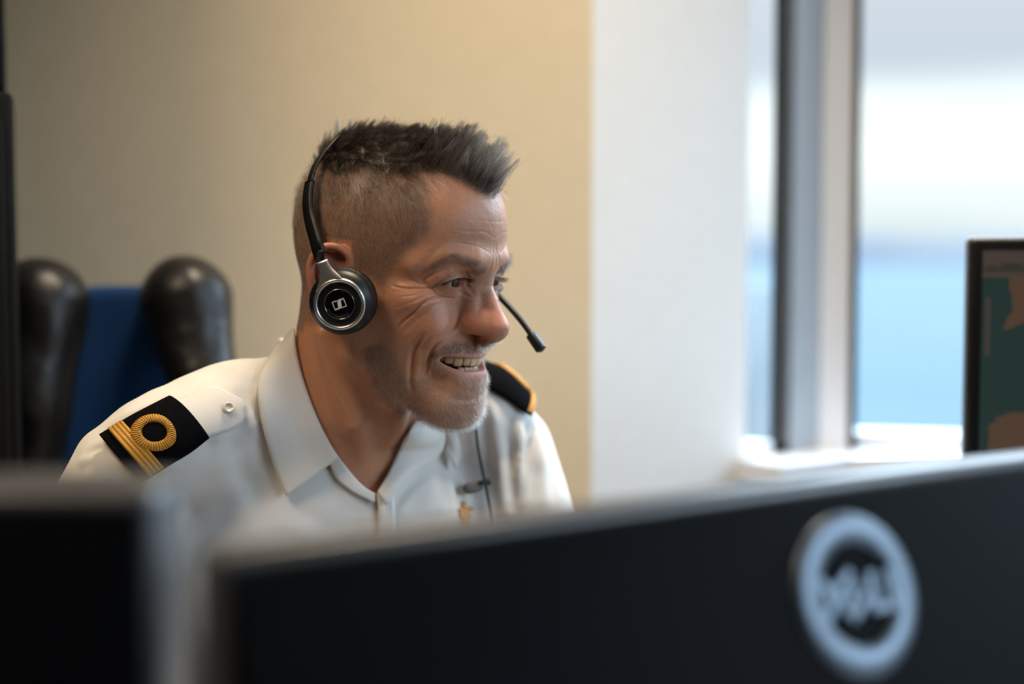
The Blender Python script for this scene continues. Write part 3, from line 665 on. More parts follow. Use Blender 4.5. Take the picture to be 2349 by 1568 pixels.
# back of the collar, round the nape
nb = h2w([0, -37, -118])*1000
ang = np.radians(np.linspace(174, 326, 40)); fwd = HR[:, 1]; rt = HR[:, 0]; upv = np.array([0, 0, 1.])
G = []
for z, rr in ((-8, 70), (22, 66), (40, 66), (36, 70), (14, 72), (-4, 76)):
    G.append([nb+rt*math.sin(a)*rr+(fwd*math.cos(a)*rr*1.03)*1+upv*(z+14*(math.cos(a) < 0)*abs(math.cos(a))) for a in ang])
G = np.array(G).transpose(1, 0, 2)
sheet('collar', np.array([spline(r, 14) for r in G])/1000, M_shirt, shirt, .0016)
# front placket edge
wsheet('placket', [(864, 1132), (868, 1160), (868, 1215), (866, 1290)], [(902, 1120), (905, 1160), (908, 1215), (908, 1290)], 20, 5, f_torso, f_torso, 2.0, 2.0, shirt, M_shirt, .0016)
# ------------------------------------------------------------------ shoulder straps and rank slides
M_navy = fabric('black_felt', (.0035, .0035, .0045), .95, 900, .3, .6, .0)
M_gold = mat('gold_braid', (.62, .33, .045), .40, .25, .5); t = NT(M_gold)
t.l(t.ramp(t.noise(2500, 2), [(.3, (.28, .12, .010)), (.7, (.66, .35, .042))]), t.b.inputs['Base Color']); t.l(t.bump(t.noise(3000, 2), .4, .0004), t.b.inputs['Normal'])
M_navy.node_tree.nodes['Principled BSDF'].inputs['Specular IOR Level'].default_value = .04
class Drape:                                # (s,t) in 0..1 -> point on the shirt, lifted by off millimetres
    def __init__(s, A, B, n=24, m=18, bulge=3, fld=f_torso, world=False):
        if world: PA, PB = A, B
        else: PA, PB = wpick(fld, spline(np.array(A, float), n)), wpick(fld, spline(np.array(B, float), n))
        k = np.linspace(0, 1, m)[None, :, None]; g = (PA[:, None]*(1-k)+PB[:, None]*k).reshape(-1, 3)
        g = project(fld, g, 3); nn = wnorm(fld, g); s.P = g.reshape(n, m, 3); s.N = nn.reshape(n, m, 3); s.n, s.m = n, m; s.b = bulge
    def at(s, u, v, off):
        u = np.clip(u, 0, 1)*(s.n-1); v = np.clip(v, 0, 1)*(s.m-1); i = np.minimum(u.astype(int), s.n-2); j = np.minimum(v.astype(int), s.m-2); a = (u-i)[..., None]; b = (v-j)[..., None]
        L = lambda X: (X[i, j]*(1-a)+X[i+1, j]*a)*(1-b)+(X[i, j+1]*(1-a)+X[i+1, j+1]*a)*b
        vv = v/(s.m-1)
        return (L(s.P)+L(s.N)*(off+s.b*np.sqrt(np.clip(4*vv*(1-vv), 0, 1)))[..., None])/1000
    def sheet(s, name, mt, parent, off=4, thick=.002):
        U, V = np.meshgrid(np.linspace(0, 1, 40), np.linspace(0, 1, 24), indexing='ij'); return sheet(name, s.at(U, V, off), mt, parent, thick, off=0)
def braid(dr, cu, cv, ru, rv, bw, parent, off, s0, nrib=46):
    """gold ring of ribbed braid round (cu,cv) in sheet coordinates, and the plain stripe beside it at u=s0"""
    na, nr = nrib*8, 17; a = np.linspace(0, 2*np.pi, na, endpoint=False)[:, None]; r = np.linspace(0, 1, nr)[None]
    k = 1-bw*(1-r); U = cu+ru*k*np.cos(a); V = cv+rv*k*np.sin(a)
    h = 1.9*np.sqrt(np.clip(1-(2*r-1)**2*.86, 0, 1))+.10*np.cos(r*8*np.pi)+.95*np.abs(np.cos(a*nrib/2))**.55-.55
    h = h*np.ones_like(U); h[:, 0] = -1; h[:, -1] = -1
    P = dr.at(U*np.ones_like(V), V, off+h)
    o = mesh_obj('rank_loop', P.reshape(-1, 3), grid_faces(na, nr, False), M_gold, parent)
    me = o.data; bm = bmesh.new(); bm.from_mesh(me); bmesh.ops.remove_doubles(bm, verts=bm.verts[:], dist=1e-7)
    bm.verts.ensure_lookup_table()
    for j in range(nr-1):
        ids = [(na-1)*nr+j, (na-1)*nr+j+1, j+1, j]
        try: bm.faces.new([bm.verts[q] for q in ids])
        except ValueError: pass
    bmesh.ops.recalc_face_normals(bm, faces=bm.faces[:]); bm.to_mesh(me); bm.free(); me.shade_smooth()
    v = np.linspace(.02, .98, 160)[:, None]; w = np.linspace(0, 1, 25)[None]
    U = s0+(w-.5)*.17+0*v; h = .9+.55*np.abs(np.sin(w*4*np.pi))**.7+.12*np.sin(v*420+w*9)+0*v; h[:, 0] = -1; h[:, -1] = -1
    mesh_obj('rank_stripe', dr.at(U, v+0*w, off+h).reshape(-1, 3), grid_faces(160, 25), M_gold, parent)
strap = wsheet('shoulder_strap', [(340, 950), (400, 922), (445, 903), (488, 887), (524, 901), (556, 916)], [(420, 1030), (470, 1004), (502, 995), (532, 985), (556, 967), (558, 950)], 36, 14, f_torso, f_torso, 3.2, 3.2, shirt, M_shirt, .0016, 1.0)
G_, N_ = LASTG; stitches(np.vstack([G_[10:-2, 1], G_[-3, 1:-1], G_[10:-2, -2][::-1]]), np.vstack([N_[10:-2, 1], N_[-3, 1:-1], N_[10:-2, -2][::-1]]), strap)
dr = Drape([(236, 1006), (300, 966), (345, 942), (389, 920)], [(318, 1106), (385, 1062), (432, 1034), (474, 1003)], bulge=3.0)
slide = dr.sheet('rank_slide', M_navy, shirt, 5.2, .002)
braid(dr, .44, .46, .235, .29, .50, slide, 6.3, .185)
# far shoulder, the same strap, slide and braid
cl = wpick(f_torso, spline(np.array([(1209, 958), (1186, 944), (1152, 917), (1100, 890)], float), 24))
ax = cl[-1]-cl[0]; ax /= np.linalg.norm(ax); wd = np.cross(ax, [0, 0, 1.]); wd /= np.linalg.norm(wd); wd = wd*np.sign(wd[1])
dr2 = Drape(cl, cl+wd*58+[0, 0, 12], bulge=3, world=True)
slide2 = dr2.sheet('rank_slide', M_navy, shirt, 5.0, .002)
braid(dr2, .44, .66, .235, .25, .50, slide2, 6.3, .10)
# clear button on the strap
M_btn = mat('clear_button', (.85, .80, .70), .12, 0, .6, **{'Transmission Weight': .35}); bp = wpick(lambda P: f_torso(P)-6.0, [(524, 935)])[0]; bn = wnorm(f_torso, bp[None])[0]
V, F = lathe([(0, .0007), (.0025, .0008), (.0032, .0018), (.0039, .0020), (.0046, .0012), (.0047, 0), (.004, -.001), (0, -.001)], 28)
b = mesh_obj('button', V, F, M_btn, shirt); q_ = Vector(bn).to_track_quat('Z', 'Y'); b.data.transform(Matrix.Translation(Vector(bp/1000)) @ q_.to_matrix().to_4x4())
# embroidered crest on the chest
M_emb = fabric('gold_embroidery', (.62, .33, .12), .7, 1500, .2, .6, .1)
bm = bmesh.new()
for px, py, rx, rz in ((1066, 1155, 2.2, 2.2), (1066, 1163, 2, 2), (1058, 1170, 3.2, 2.2), (1078, 1167, 4.2, 2.4), (1068, 1173, 5, 1.8), (1062, 1181, 4, 3), (1074, 1181, 4, 3), (1068, 1190, 6, 2.4), (1068, 1202, 5.5, 6)):
    c = wpick(lambda P: f_torso(P)-1.6, [(px, py)])[0]; nn = wnorm(f_torso, c[None])[0]; r_ = bmesh.ops.create_uvsphere(bm, u_segments=12, v_segments=8, radius=1)
    bmesh.ops.transform(bm, verts=r_['verts'], matrix=Matrix.Translation(Vector(c/1000)) @ Vector(nn).to_track_quat('Z', 'Y').to_matrix().to_4x4() @ Matrix.Diagonal((rx/1000, rz/1000, .0007, 1)))
bm_obj('embroidered_crest', bm, M_emb, shirt, True)
# ------------------------------------------------------------------ trousers, shoes, hands (behind the monitors)
f_tr = lambda p: smin(smin(ell(p, (-265, 1490, 540), (165, 150, 110)), chain(p, [(-345, 1430, 520, 92), (-330, 1020, 530, 70), (-325, 1010, 480, 66), (-320, 1060, 110, 54)]), 40), chain(p, [(-190, 1470, 520, 92), (-90, 1060, 530, 70), (-85, 1055, 480, 66), (-60, 1120, 110, 54)]), 40)
v_, f_ = surface_nets(f_tr, (-480, 900, 40), (100, 1660, 660), 8); k = (v_[:, 2] > 92)
kk = k[f_].all(1); mesh_obj('trousers', v_/1000, f_[kk], fabric('black_serge', (.012, .012, .016), .85, 900, .2), person)
M_shoe = mat('black_shoe_leather', (.012, .011, .01), .3)
for bx, by in ((-320, 1060), (-60, 1120)):
    fs = lambda p: smin(chain(p, [(bx, by+30, 45, 36), (bx+12, by-60, 38, 40), (bx+30, by-160, 30, 34)]), cap(p, (bx, by, 60), (bx, by, 115), 50, 44), 20)
    v_, f_ = surface_nets(lambda p: np.maximum(fs(p), 4-p[..., 2]), (bx-80, by-220, -8), (bx+110, by+90, 160), 5); mesh_obj('shoe', v_/1000, f_, M_shoe, person)
# ------------------------------------------------------------------ headset
headset = empty('headset', h2w([0, -10, 120]), 'black and silver headset worn on the man\'s head, its microphone boom past his nose', 'headset')
M_blk = mat('black_plastic', (.004, .004, .0045), .42, 0, .35); M_gloss = mat('gloss_black', (.002, .002, .0025), .15, 0, .3)
M_pad = mat('black_leatherette', (.003, .0028, .0028), .5, 0, .3); t = NT(M_pad); t.l(t.bump(t.noise(420, 3), .9, .0012), t.b.inputs['Normal'])
M_silver = mat('brushed_silver', (.66, .65, .63), .34, 1)
M_dot = mat('perforated_black', (.004, .004, .0045), .6, 0, .25); t = NT(M_dot); vz = t.n('ShaderNodeTexVoronoi'); vz.inputs['Scale'].default_value = 1500; tc = t.n('ShaderNodeTexCoord'); t.l(tc.outputs['Object'], vz.inputs['Vector']); t.l(t.bump(vz.outputs[0], .8, .0005), t.b.inputs['Normal'])
M_logo = mat('white_print', (.80, .76, .74), .5); M_thin = mat('polished_rim', (.5, .52, .48), .12, 1)
def cup_frame(s):
    d = ray(779, 696); d /= np.linalg.norm(d)
    a = -d+CR*-.20-CU*.17; a /= np.linalg.norm(a)            # outward axis of the near cup
    C = at(784, 693, 1.128)
    if s < 0:
        ah = (a@HR)*[-1, 1, 1]; C = h2w(w2h(C)*[-1, 1, 1]); a = HR@ah
    up = np.array([0, 0, 1.])-a*a[2]; up /= np.linalg.norm(up); rt_ = np.cross(up, a)
    return C, np.stack([rt_, up, a], 1)
def cup_part(name, C, B, prof, m, parent, seg=64):
    V, F = lathe(prof, seg); return mesh_obj(name, C+V@B.T, F, m, parent)
cups = {}
for s in (1, -1):
    C, B = cup_frame(s); mm_ = lambda L: [(a/1000, b/1000) for a, b in L]
    shell = cup_part('ear_cup', C, B, mm_([(0, -4), (25.2, -4), (26.2, -2.5), (26.3, 0), (25.6, 3), (23.5, 6), (21.2, 8), (20.6, 8.4), (20.6, 9)]), M_blk, headset)
    pad = cup_part('ear_cushion', C, B, mm_([(11, -4), (10, -9), (11, -15), (15, -18), (20, -18.4), (24.6, -16.5), (26.8, -12), (26.9, -8), (25.5, -4.2), (20, -4)]), M_pad, shell)
    ring = cup_part('silver_ring', C, B, mm_([(20.7, 7.5), (20.7, 9.6), (20.0, 10.6), (18.9, 10.9), (17.9, 10.3), (17.5, 9.2), (17.5, 7)]), M_silver, shell)
    cup_part('perforated_band', C, B, mm_([(17.6, 8.6), (14.5, 8.2), (12, 8.6)]), M_dot, shell)
    cup_part('rim', C, B, mm_([(12.2, 8.2), (12.2, 9.3), (11.9, 9.55), (11.6, 9.3), (11.6, 8.2)]), M_thin, shell)
    disc = cup_part('disc', C, B, mm_([(11.65, 8.4), (11.2, 8.95), (6, 8.8), (0, 8.75)]), M_gloss, shell)
    cups[s] = (C, B, shell)
    if s > 0:                                 # white emblem printed on the disc
        bm = bmesh.new(); rr = math.radians(20); w, h_, tk = 5.1, 3.55, .62
        def quad(pts):
            P = [(x*math.cos(rr)-y*math.sin(rr)-.2, x*math.sin(rr)+y*math.cos(rr)) for x, y in pts]
            top = [bm.verts.new(C+B@(np.array([x, y, 9.08])/1000)) for x, y in P]; bot = [bm.verts.new(C+B@(np.array([x, y, 8.8])/1000)) for x, y in P]
            bm.faces.new(top); n = len(P)
            for i in range(n): bm.faces.new([top[i], bot[i], bot[(i+1) % n], top[(i+1) % n]])
        quad([(-w, h_), (-.6, h_), (-.9, h_-tk), (-w, h_-tk)]); quad([(-w, h_-tk), (-w+tk, h_-tk), (-w+tk, -h_+.9), (-w, -h_+.9)]); 
        quad([(w, -h_), (.6, -h_), (.9, -h_+tk), (w, -h_+tk)]); quad([(w, -h_+tk), (w-tk, -h_+tk), (w-tk, h_-.9), (w, h_-.9)])
        quad([(-w, -h_), (-.2, -h_), (1.15, -h_+1.1), (-1.75, -h_+1.1), (-w+.2, -h_+.9)])
        quad([(-1.75, -h_+1.1), (1.15, -h_+1.1), (2.1, h_-1.1), (-.8, h_-1.1)])
        quad([(-.8, h_-1.1), (2.1, h_-1.1), (w-.2, h_-.9), (w, h_), (.55, h_)])
        bm_obj('emblem', bm, M_logo, disc)
def atx(px, py, x):
    n = HR[:, 0]; d = ray(px, py); t_ = ((HT+n*x/1000-CAM)@n)/(d@n); return w2h(CAM+t_*d)
# yokes and headband
C, B, _ = cups[1]; c_h = w2h(C)
ytop = w2h(C+B@(np.array([-14.5, 35, 4])/1000))
A = np.array([atx(px, py, x) for px, py, x in ((734, 588, 92.5), (727, 562, 91), (720, 538, 89), (713.5, 515, 87), (708.5, 493, 84.5), (706, 468, 82), (707, 441, 78.5), (711.5, 415, 74), (720, 386, 67), (738, 355, 55.5), (765, 323, 38), (788, 304, 20))])
fd = f_head(A.astype(np.float32))
A = np.vstack([A, [[0, A[-1, 1]-1.5, A[-1, 2]+2.5]]])
near = spline(np.vstack([[ytop], A]), 70); full = np.vstack([near, (near*[-1, 1, 1])[::-1][1:]])
f_skull = lambda p: ell(p, (0, -5, 35), (78, 95, 95))
rect = lambda w, t_, n=16: np.array([(np.sign(math.cos(a))*abs(math.cos(a))**.45*t_, np.sign(math.sin(a))*abs(math.sin(a))**.45*w) for a in np.linspace(0, 2*np.pi, n, endpoint=False)])
def ribbon(name, P, Nn, wid, thk, m, parent):
    P = h2w(P); Nn = Nn@HR.T; T, _, _ = frames(P); Nn = Nn-T*np.sum(T*Nn, 1)[:, None]; Nn /= np.linalg.norm(Nn, axis=1)[:, None]; Bn = np.cross(T, Nn)
    a = np.linspace(0, 2*np.pi, 20, endpoint=False); c, s = np.cos(a), np.sin(a); pr = np.stack([np.sign(c)*np.abs(c)**.5, np.sign(s)*np.abs(s)**.5], 1)
    V = P[:, None]+(Nn[:, None]*pr[None, :, :1]*np.asarray(thk)[:, None, None]+Bn[:, None]*pr[None, :, 1:]*np.asarray(wid)[:, None, None])/1000
    n = len(P); F = [tuple(f) for f in grid_faces(n, 20, True)]+[tuple(range(20)), tuple(range((n-1)*20, n*20))[::-1]]
    o = mesh_obj(name, V.reshape(-1, 3), F, m, parent); return o
fi = np.arange(len(full)); nf = len(full)
arm_n = int(np.argmin(np.linalg.norm(near-A[7], axis=1)))     # where the padded arm ends and the thin band starts
for sgn in (1, -1):
    P = near[:arm_n+1]*[sgn, 1, 1]; Nn = grad(f_skull, P, 1.0); k = np.linspace(0, 1, len(P))
    ribbon('band_arm', P, Nn, 5.9-1.2*k, 2.7-.3*k, M_blk, headset)
P = full[arm_n-2:nf-arm_n+2]; ribbon('headband', P, grad(f_skull, P, 1.0), np.full(len(P), 3.3), np.full(len(P), 1.2), M_blk, headset)
for s in (1, -1):                             # silver yoke: neck plus two flaring shoulders onto the ring
    C, B, shell = cups[s]; L = lambda x, y, z: C+B@(np.array([x*s, y, z])/1000)
    bm = bmesh.new(); rows = []
    for k in np.linspace(0, 1, 14):
        c0 = np.array([-14.2, 33.5, 4.2])*(1-k)+np.array([-6.5, 18.2, 9.0])*k; wdt = 5.0*(1-k)+(12.5*k**2.4+5.2*k*(1-k)*.2)+3.6*k*(1-k)
        dirv = np.array([math.cos(math.radians(20+4*k)), math.sin(math.radians(20+4*k)), .05]); zth = 2.4*(1-k)+1.4*k
        row = []
        for a in np.linspace(0, 2*np.pi, 20, endpoint=False):
            c_, s_ = math.cos(a), math.sin(a); x = np.sign(c_)*abs(c_)**.6*wdt; z = np.sign(s_)*abs(s_)**.7*zth
            drop = -(x/12.5)**2*4.0*k**2
            p = c0+dirv*x+np.array([-.25, -.95, 0])*(-drop)+np.array([0, 0, z]); row.append(bm.verts.new(L(*p)))
        rows.append(row)
    for r0, r1 in zip(rows[:-1], rows[1:]):
        for i in range(20): bm.faces.new([r0[i], r0[(i+1) % 20], r1[(i+1) % 20], r1[i]])
    bm.faces.new(rows[0]); bm.faces.new(rows[-1][::-1]); bm_obj('yoke', bm, M_silver, shell, True)
# boom microphone on his far side
C2, B2, sh2 = cups[-1]; b0 = w2h(C2)
boom = spline(np.vstack([b0+[-2, 0, 6], b0+[0, 26, 10], atx(1132, 668, -64), atx(1150, 684, -62), atx(1182, 719, -59), atx(1205, 748, -57), atx(1224, 775, -55)]), 50)
tube_obj('microphone_boom', h2w(boom), np.linspace(.0030, .0025, 50), M_blk, headset, 12)
e0, e1 = h2w(atx(1217, 765, -55.5)), h2w(atx(1243, 803, -53)); dd = e1-e0; ln = np.linalg.norm(dd); q_ = Vector(dd).to_track_quat('Z', 'X')
bm = bmesh.new(); bm_box(bm, (0, 0, 0), (.0082, .0082, ln*1.0), bevel=.0019, seg=3); bm_box(bm, (0, -.0042, -.001), (.0012, .0006, .0055), bevel=.0002, seg=1)
mic = bm_obj('microphone', bm, mat('satin_black', (.006, .006, .0065), .3, 0, .4), headset, auto=50); mic.data.transform(Matrix.Translation(Vector((e0+e1)/2)) @ q_.to_matrix().to_4x4())
# cable from the far cup down over the shirt, with its clip
M_cab = mat('cable_rubber', (.006, .010, .008), .45)
cb = wpick(lambda P: f_torso(P)-5.0, [(1089, 960), (1092, 985), (1097, 1030), (1107, 1080), (1114, 1112), (1121, 1148), (1126, 1180), (1130, 1230)])/1000
start = h2w(b0+[2, 6, -24]); Pc = spline(np.vstack([start, start*.55+cb[0]*.45+[.004, -.002, -.02], cb]), 90)
cable = tube_obj('cable', Pc, .00125, M_cab, headset, 8)
M_clip = mat('grey_clip', (.085, .075, .07), .5); cc = wpick(lambda P: f_torso(P)-6.5, [(1086, 1117), (1110, 1108), (1066, 1119)])/1000
bm = bmesh.new(); bmesh.ops.create_uvsphere(bm, u_segments=28, v_segments=16, radius=1)
for v in bm.verts:
    v.co.x = math.copysign(abs(v.co.x)**.75, v.co.x); v.co.y = math.copysign(abs(v.co.y)**.8, v.co.y)
xa = cc[1]-cc[2]; xa /= np.linalg.norm(xa); zn = wnorm(f_torso, cc[:1]*1000)[0]; ya = np.cross(zn, xa); ya /= np.linalg.norm(ya); zn = np.cross(xa, ya)
Mx = Matrix(np.vstack([np.hstack([np.stack([xa*.0100, ya*.0052, zn*.0022], 1), cc[0][:, None]]), [0, 0, 0, 1]]).tolist()); bmesh.ops.transform(bm, matrix=Mx, verts=bm.verts[:])
clip = bm_obj('clip', bm, M_clip, cable, True)
bm = bmesh.new(); Rm = Matrix(np.stack([xa, ya, zn], 1).tolist()); bm_box(bm, cc[1]+zn*.001+ya*.001, (.0105, .0042, .004), Rm, .0009); bm_box(bm, cc[1]+xa*.005, (.003, .006, .003), Rm, .0008)
bm_obj('clip_jaw', bm, M_blk, cable, auto=40)
# ------------------------------------------------------------------ room shell (metres). The far wall turns at an angled bay by the window.
def v2(px, d): P = at(px, 784, d); return np.array([P[0], P[1]])
E1 = np.array([.1045, 1.858]); C2_ = np.array([.4515, 2.086]); dA = (C2_-E1)/np.linalg.norm(C2_-E1)
dB = np.array([math.cos(math.radians(12)), -math.sin(math.radians(12))]); E3 = C2_+dB*1.75; E4 = np.array([2.55, -2.2]); E5 = np.array([-1.5, -2.2]); E6 = np.array([-1.5, 1.858])
ZC, ZS = 2.65, .925
M_cream = noisy(mat('cream_paint', (.78, .68, .50), .62, 0, .25), 40, .02, .08, .0006); M_white = noisy(mat('white_paint', (.80, .80, .79), .6, 0, .3), 40, .015, .08, .0006)
M_frame = noisy(mat('white_window_frame', (.78, .80, .84), .35), 30, .01); M_gframe = noisy(mat('grey_window_frame', (.36, .40, .44), .4), 30, .02); M_gask = mat('black_rubber', (.006, .009, .009), .8, 0, .1)
M_carpet = noisy(mat('carpet', (.035, .037, .043), .95, 0, .1), 500, .4, .6, .002); M_ceil = noisy(mat('ceiling_white', (.78, .77, .74), .8, 0, .2), 120, .03, .2, .001)
M_dk = noisy(mat('low_bounce_paint', (.045, .048, .055), .7, 0, .2), 40, .03)  # dark coat for the unseen walls, chosen to cut bounced fill light
def glass_mat():
    m = bpy.data.materials.new('window_glass'); m.use_nodes = True; t = NT(m); nt = m.node_tree; nt.nodes.remove(t.b)
    tr = t.n('ShaderNodeBsdfTransparent'); tr.inputs[0].default_value = (.93, .965, .96, 1); gl = t.n('ShaderNodeBsdfGlossy'); gl.inputs['Roughness'].default_value = .02
    lw = t.n('ShaderNodeLayerWeight'); lw.inputs[0].default_value = .5; pw_ = t.n('ShaderNodeMath', operation='POWER'); pw_.inputs[1].default_value = 4; t.l(lw.outputs['Facing'], pw_.inputs[0]); fr = t.n('ShaderNodeMath', operation='MULTIPLY_ADD'); fr.inputs[1].default_value = .55; fr.inputs[2].default_value = .035; t.l(pw_.outputs[0], fr.inputs[0]); mx = t.n('ShaderNodeMixShader'); t.l(fr.outputs[0], mx.inputs[0]); t.l(tr.outputs[0], mx.inputs[1]); t.l(gl.outputs[0], mx.inputs[2])
    t.l(mx.outputs[0], nt.nodes['Material Output'].inputs[0]); return m
M_glass = glass_mat()
def slab(name, a, b, z0, z1, m, th=.12, side=1, parent=None, inset=0):
    """upright slab from plan point a to b; its thickness lies outside the room"""
    a, b = np.asarray(a, float), np.asarray(b, float); d = (b-a)/np.linalg.norm(b-a); n = np.array([-d[1], d[0]])*side
    a0, b0, a1, b1 = a+n*inset, b+n*inset, a+n*(inset+th), b+n*(inset+th)
    V = [(*p, z) for z in (z0, z1) for p in (a0, b0, b1, a1)]
    F = [(0, 1, 2, 3)[::-1], (4, 5, 6, 7), (0, 1, 5, 4), (1, 2, 6, 5), (2, 3, 7, 6), (3, 0, 4, 7)]
    bm = bmesh.new(); vs = [bm.verts.new(v) for v in V]
    for f in F: bm.faces.new([vs[i] for i in f])
    return bm_obj(name, bm, m, parent)
def struct(o, nm=None): o['kind'] = 'structure'; return o
pl = lambda s: E1+dA*s; LA = np.linalg.norm(C2_-E1); pb = lambda s: C2_+dB*s
sx_ = lambda px, P0, d: (lambda r: np.linalg.solve(np.stack([d, -r[:2]], 1), CAM[:2]-P0)[0])(ray(px, 784))
struct(slab('wall_back', E6+[-.12, 0], E1, 0, ZC, M_cream, .14))
sA = sx_(1708, E1, dA); sB = sx_(1812, E1, dA)
struct(slab('wall_bay', E1, pl(sA), 0, ZC, M_white, .012)); struct(slab('wall_bay_below', pl(sA), C2_, 0, ZS, M_white, .14))
struct(slab('wall_right_below', C2_, E3, 0, ZS, M_white, .14)); struct(slab('wall_right_above', C2_, E3, 2.35, ZC, M_white, .14)); struct(slab('wall_bay_above', pl(sA), C2_, 2.35, ZC, M_white, .14))
ds = (E4-E3)/np.linalg.norm(E4-E3); EW = E3+ds*.80; EX = EW+ds*2.3; struct(slab('wall_side_far', EX, E4, 0, ZC, M_dk, .14)); struct(slab('wall_side', E3, EW, 0, ZC, M_white, .14))  # unseen far stretch made solid and dark to limit daylight on the back wall
struct(slab('wall_side_below', EW, EX, 0, ZS, M_white, .14)); struct(slab('wall_side_above', EW, EX, 2.35, ZC, M_white, .14))
struct(slab('wall_front', E4, E5, 0, ZC, M_dk, .14)); struct(slab('wall_left', E5, E6, 0, ZC, M_dk, .14))
def poly(name, pts, z, m, th):
    bm = bmesh.new(); vs = [bm.verts.new((*p, z)) for p in pts]; f = bm.faces.new(vs); r_ = bmesh.ops.extrude_face_region(bm, geom=[f]); bmesh.ops.translate(bm, vec=(0, 0, th), verts=[v for v in r_['geom'] if isinstance(v, bmesh.types.BMVert)])
    return struct(bm_obj(name, bm, m))
plan = [E6+[-.14, .14], E1+[0, .14], C2_+[.05, .14], E3+[.14, .1], E4+[.14, -.14], E5+[-.14, -.14]]
poly('floor', plan, -.1, M_carpet, .1); poly('ceiling', plan, ZC, M_ceil, .1)
# windows: narrow pane in the bay, wide pane beside it, a row of panes along the side
def window(name, segs):
    r_ = None
    for (nm, a, b, z0, z1, m, th, ins) in segs:
        o = slab(nm if r_ else name, a, b, z0, z1, m, th, 1, r_, ins)
        if r_ is None: r_ = struct(o)
    return r_
w1 = window('window_1', [('', pl(sA), pl(sA+.004), ZS, 2.35, M_frame, .010, .0), ('gasket', pl(sB-.030), pl(sB), ZS, 2.35, M_gask, .006, .001), ('frame', pl(sB), C2_, ZS, 2.35, M_gframe, .010, -.002), ('rail', pl(sA), C2_, ZS, ZS+.02, M_frame, .012, .002), ('pane', pl(sA), pl(sB), ZS, 2.35, M_glass, .004, .005)])
s1 = sx_(1949, C2_, dB); s2 = sx_(1966, C2_, dB)
w2 = window('window_2', [('', pb(0), pb(s1), ZS, 2.35, M_frame, .06, .0), ('gasket', pb(s1), pb(s2), ZS, 2.35, M_gask, .05, -.003), ('rail', pb(s2), E3, ZS, ZS+.025, M_frame, .05, .03), ('rail', pb(s2), E3, 2.31, 2.35, M_frame, .05, .03), ('frame', pb(1.70), E3, ZS, 2.35, M_frame, .06, .01), ('pane', pb(s2), pb(1.70), ZS+.02, 2.32, M_glass, .004, .05)])
LS = np.linalg.norm(EX-EW); segs = [('', EW, EW+ds*.08, ZS, 2.35, M_frame, .08, 0)]
for k in range(1, 3): segs.append(('frame', EW+ds*(LS*k/2-.07), EW+ds*(LS*k/2), ZS, 2.35, M_frame, .08, 0))
segs += [('rail', EW, EX, ZS, ZS+.04, M_frame, .06, .02), ('rail', EW, EX, 2.31, 2.35, M_frame, .06, .02)]+[('pane', EW+ds*(LS*k/2+(.08 if k == 0 else 0)), EW+ds*(LS*(k+1)/2-.07), ZS+.04, 2.31, M_glass, .004, .05) for k in range(2)]
window('window_3', segs)
sill = struct(slab('trim_1', pl(sA-.012)-np.array([-dA[1], dA[0]])*.09, C2_-np.array([-dA[1], dA[0]])*.09+dA*.02, ZS-.03, ZS+.002, M_frame, .16))
struct(slab('trim_2', C2_-np.array([-dB[1], dB[0]])*.09-dB*.005, E3-np.array([-dB[1], dB[0]])*.09, ZS-.031, ZS+.003, M_frame, .16))
# blind chain hanging in front of the gasket
ch = empty('blind_chain', (*pl(sx_(1789, E1, dA)), 1.0), 'grey beaded blind chain hanging beside the narrow window pane', 'blind chain')
bm = bmesh.new(); p0 = pl(sx_(1789, E1, dA))-np.array([-dA[1], dA[0]])*.006
for off in (0, .0062):
    q = p0+dA*off
    for z in np.arange(.945, 2.33, .0075):
        r_ = bmesh.ops.create_icosphere(bm, subdivisions=1, radius=.0036); bmesh.ops.translate(bm, vec=(*q, z), verts=r_['verts'])
bm_obj('bead_string', bm, mat('grey_bead', (.17, .165, .17), .35), ch, True)
bm = bmesh.new(); bm_box(bm, (*(p0+dA*.003), 2.335), (.03, .02, .03), bevel=.003); bm_obj('chain_bracket', bm, M_frame, ch, auto=40)
# ------------------------------------------------------------------ outside
M_sea = mat('sea_water', (.05, .1, .14), .7, 0, .02); t = NT(M_sea); t.l(t.ramp(t.noise(.012, 4), [(.35, (.045, .068, .080)), (.65, (.056, .080, .092))]), t.b.inputs['Base Color'])
o = mesh_obj('sea', [(-3000, 12, -14), (4000, 12, -14), (4000, 2200, -14), (-3000, 2200, -14)], [(0, 1, 2, 3)], M_sea, smooth=False); tag(o, 'pale blue sea stretching to the horizon outside the window', 'sea', kind='structure')
x_ = np.linspace(-1500, 3000, 160); hgt = 10+9*np.abs(np.sin(x_*.0021+.6))+4*vnoise(np.stack([x_, 0*x_, 0*x_], 1), 120, 3)
V = np.concatenate([[(x, 1500, -14), (x, 1560, -14+h_*1.6), (x, 1900, -14+h_*2.0)] for x, h_ in zip(x_, hgt)]); F = grid_faces(160, 3)
o = mesh_obj('headland', V, F, noisy(mat('far_land', (.03, .036, .046), .9), .02, .15)); tag(o, 'low grey headland along the horizon beyond the sea', 'headland', kind='structure')
pw = at(1745, 700, 7.0); M_par = noisy(mat('painted_concrete', (.13, .15, .165), .8), 2, .05)
o = box_obj('parapet', (pw[0]+.0, 7.0+.1, 1.22-.5-.2), (.34, .2, 1.15), M_par, bevel=.01); o.location.z = -.03
tag(o, 'pale parapet block outside the narrow window pane', 'parapet', kind='structure')
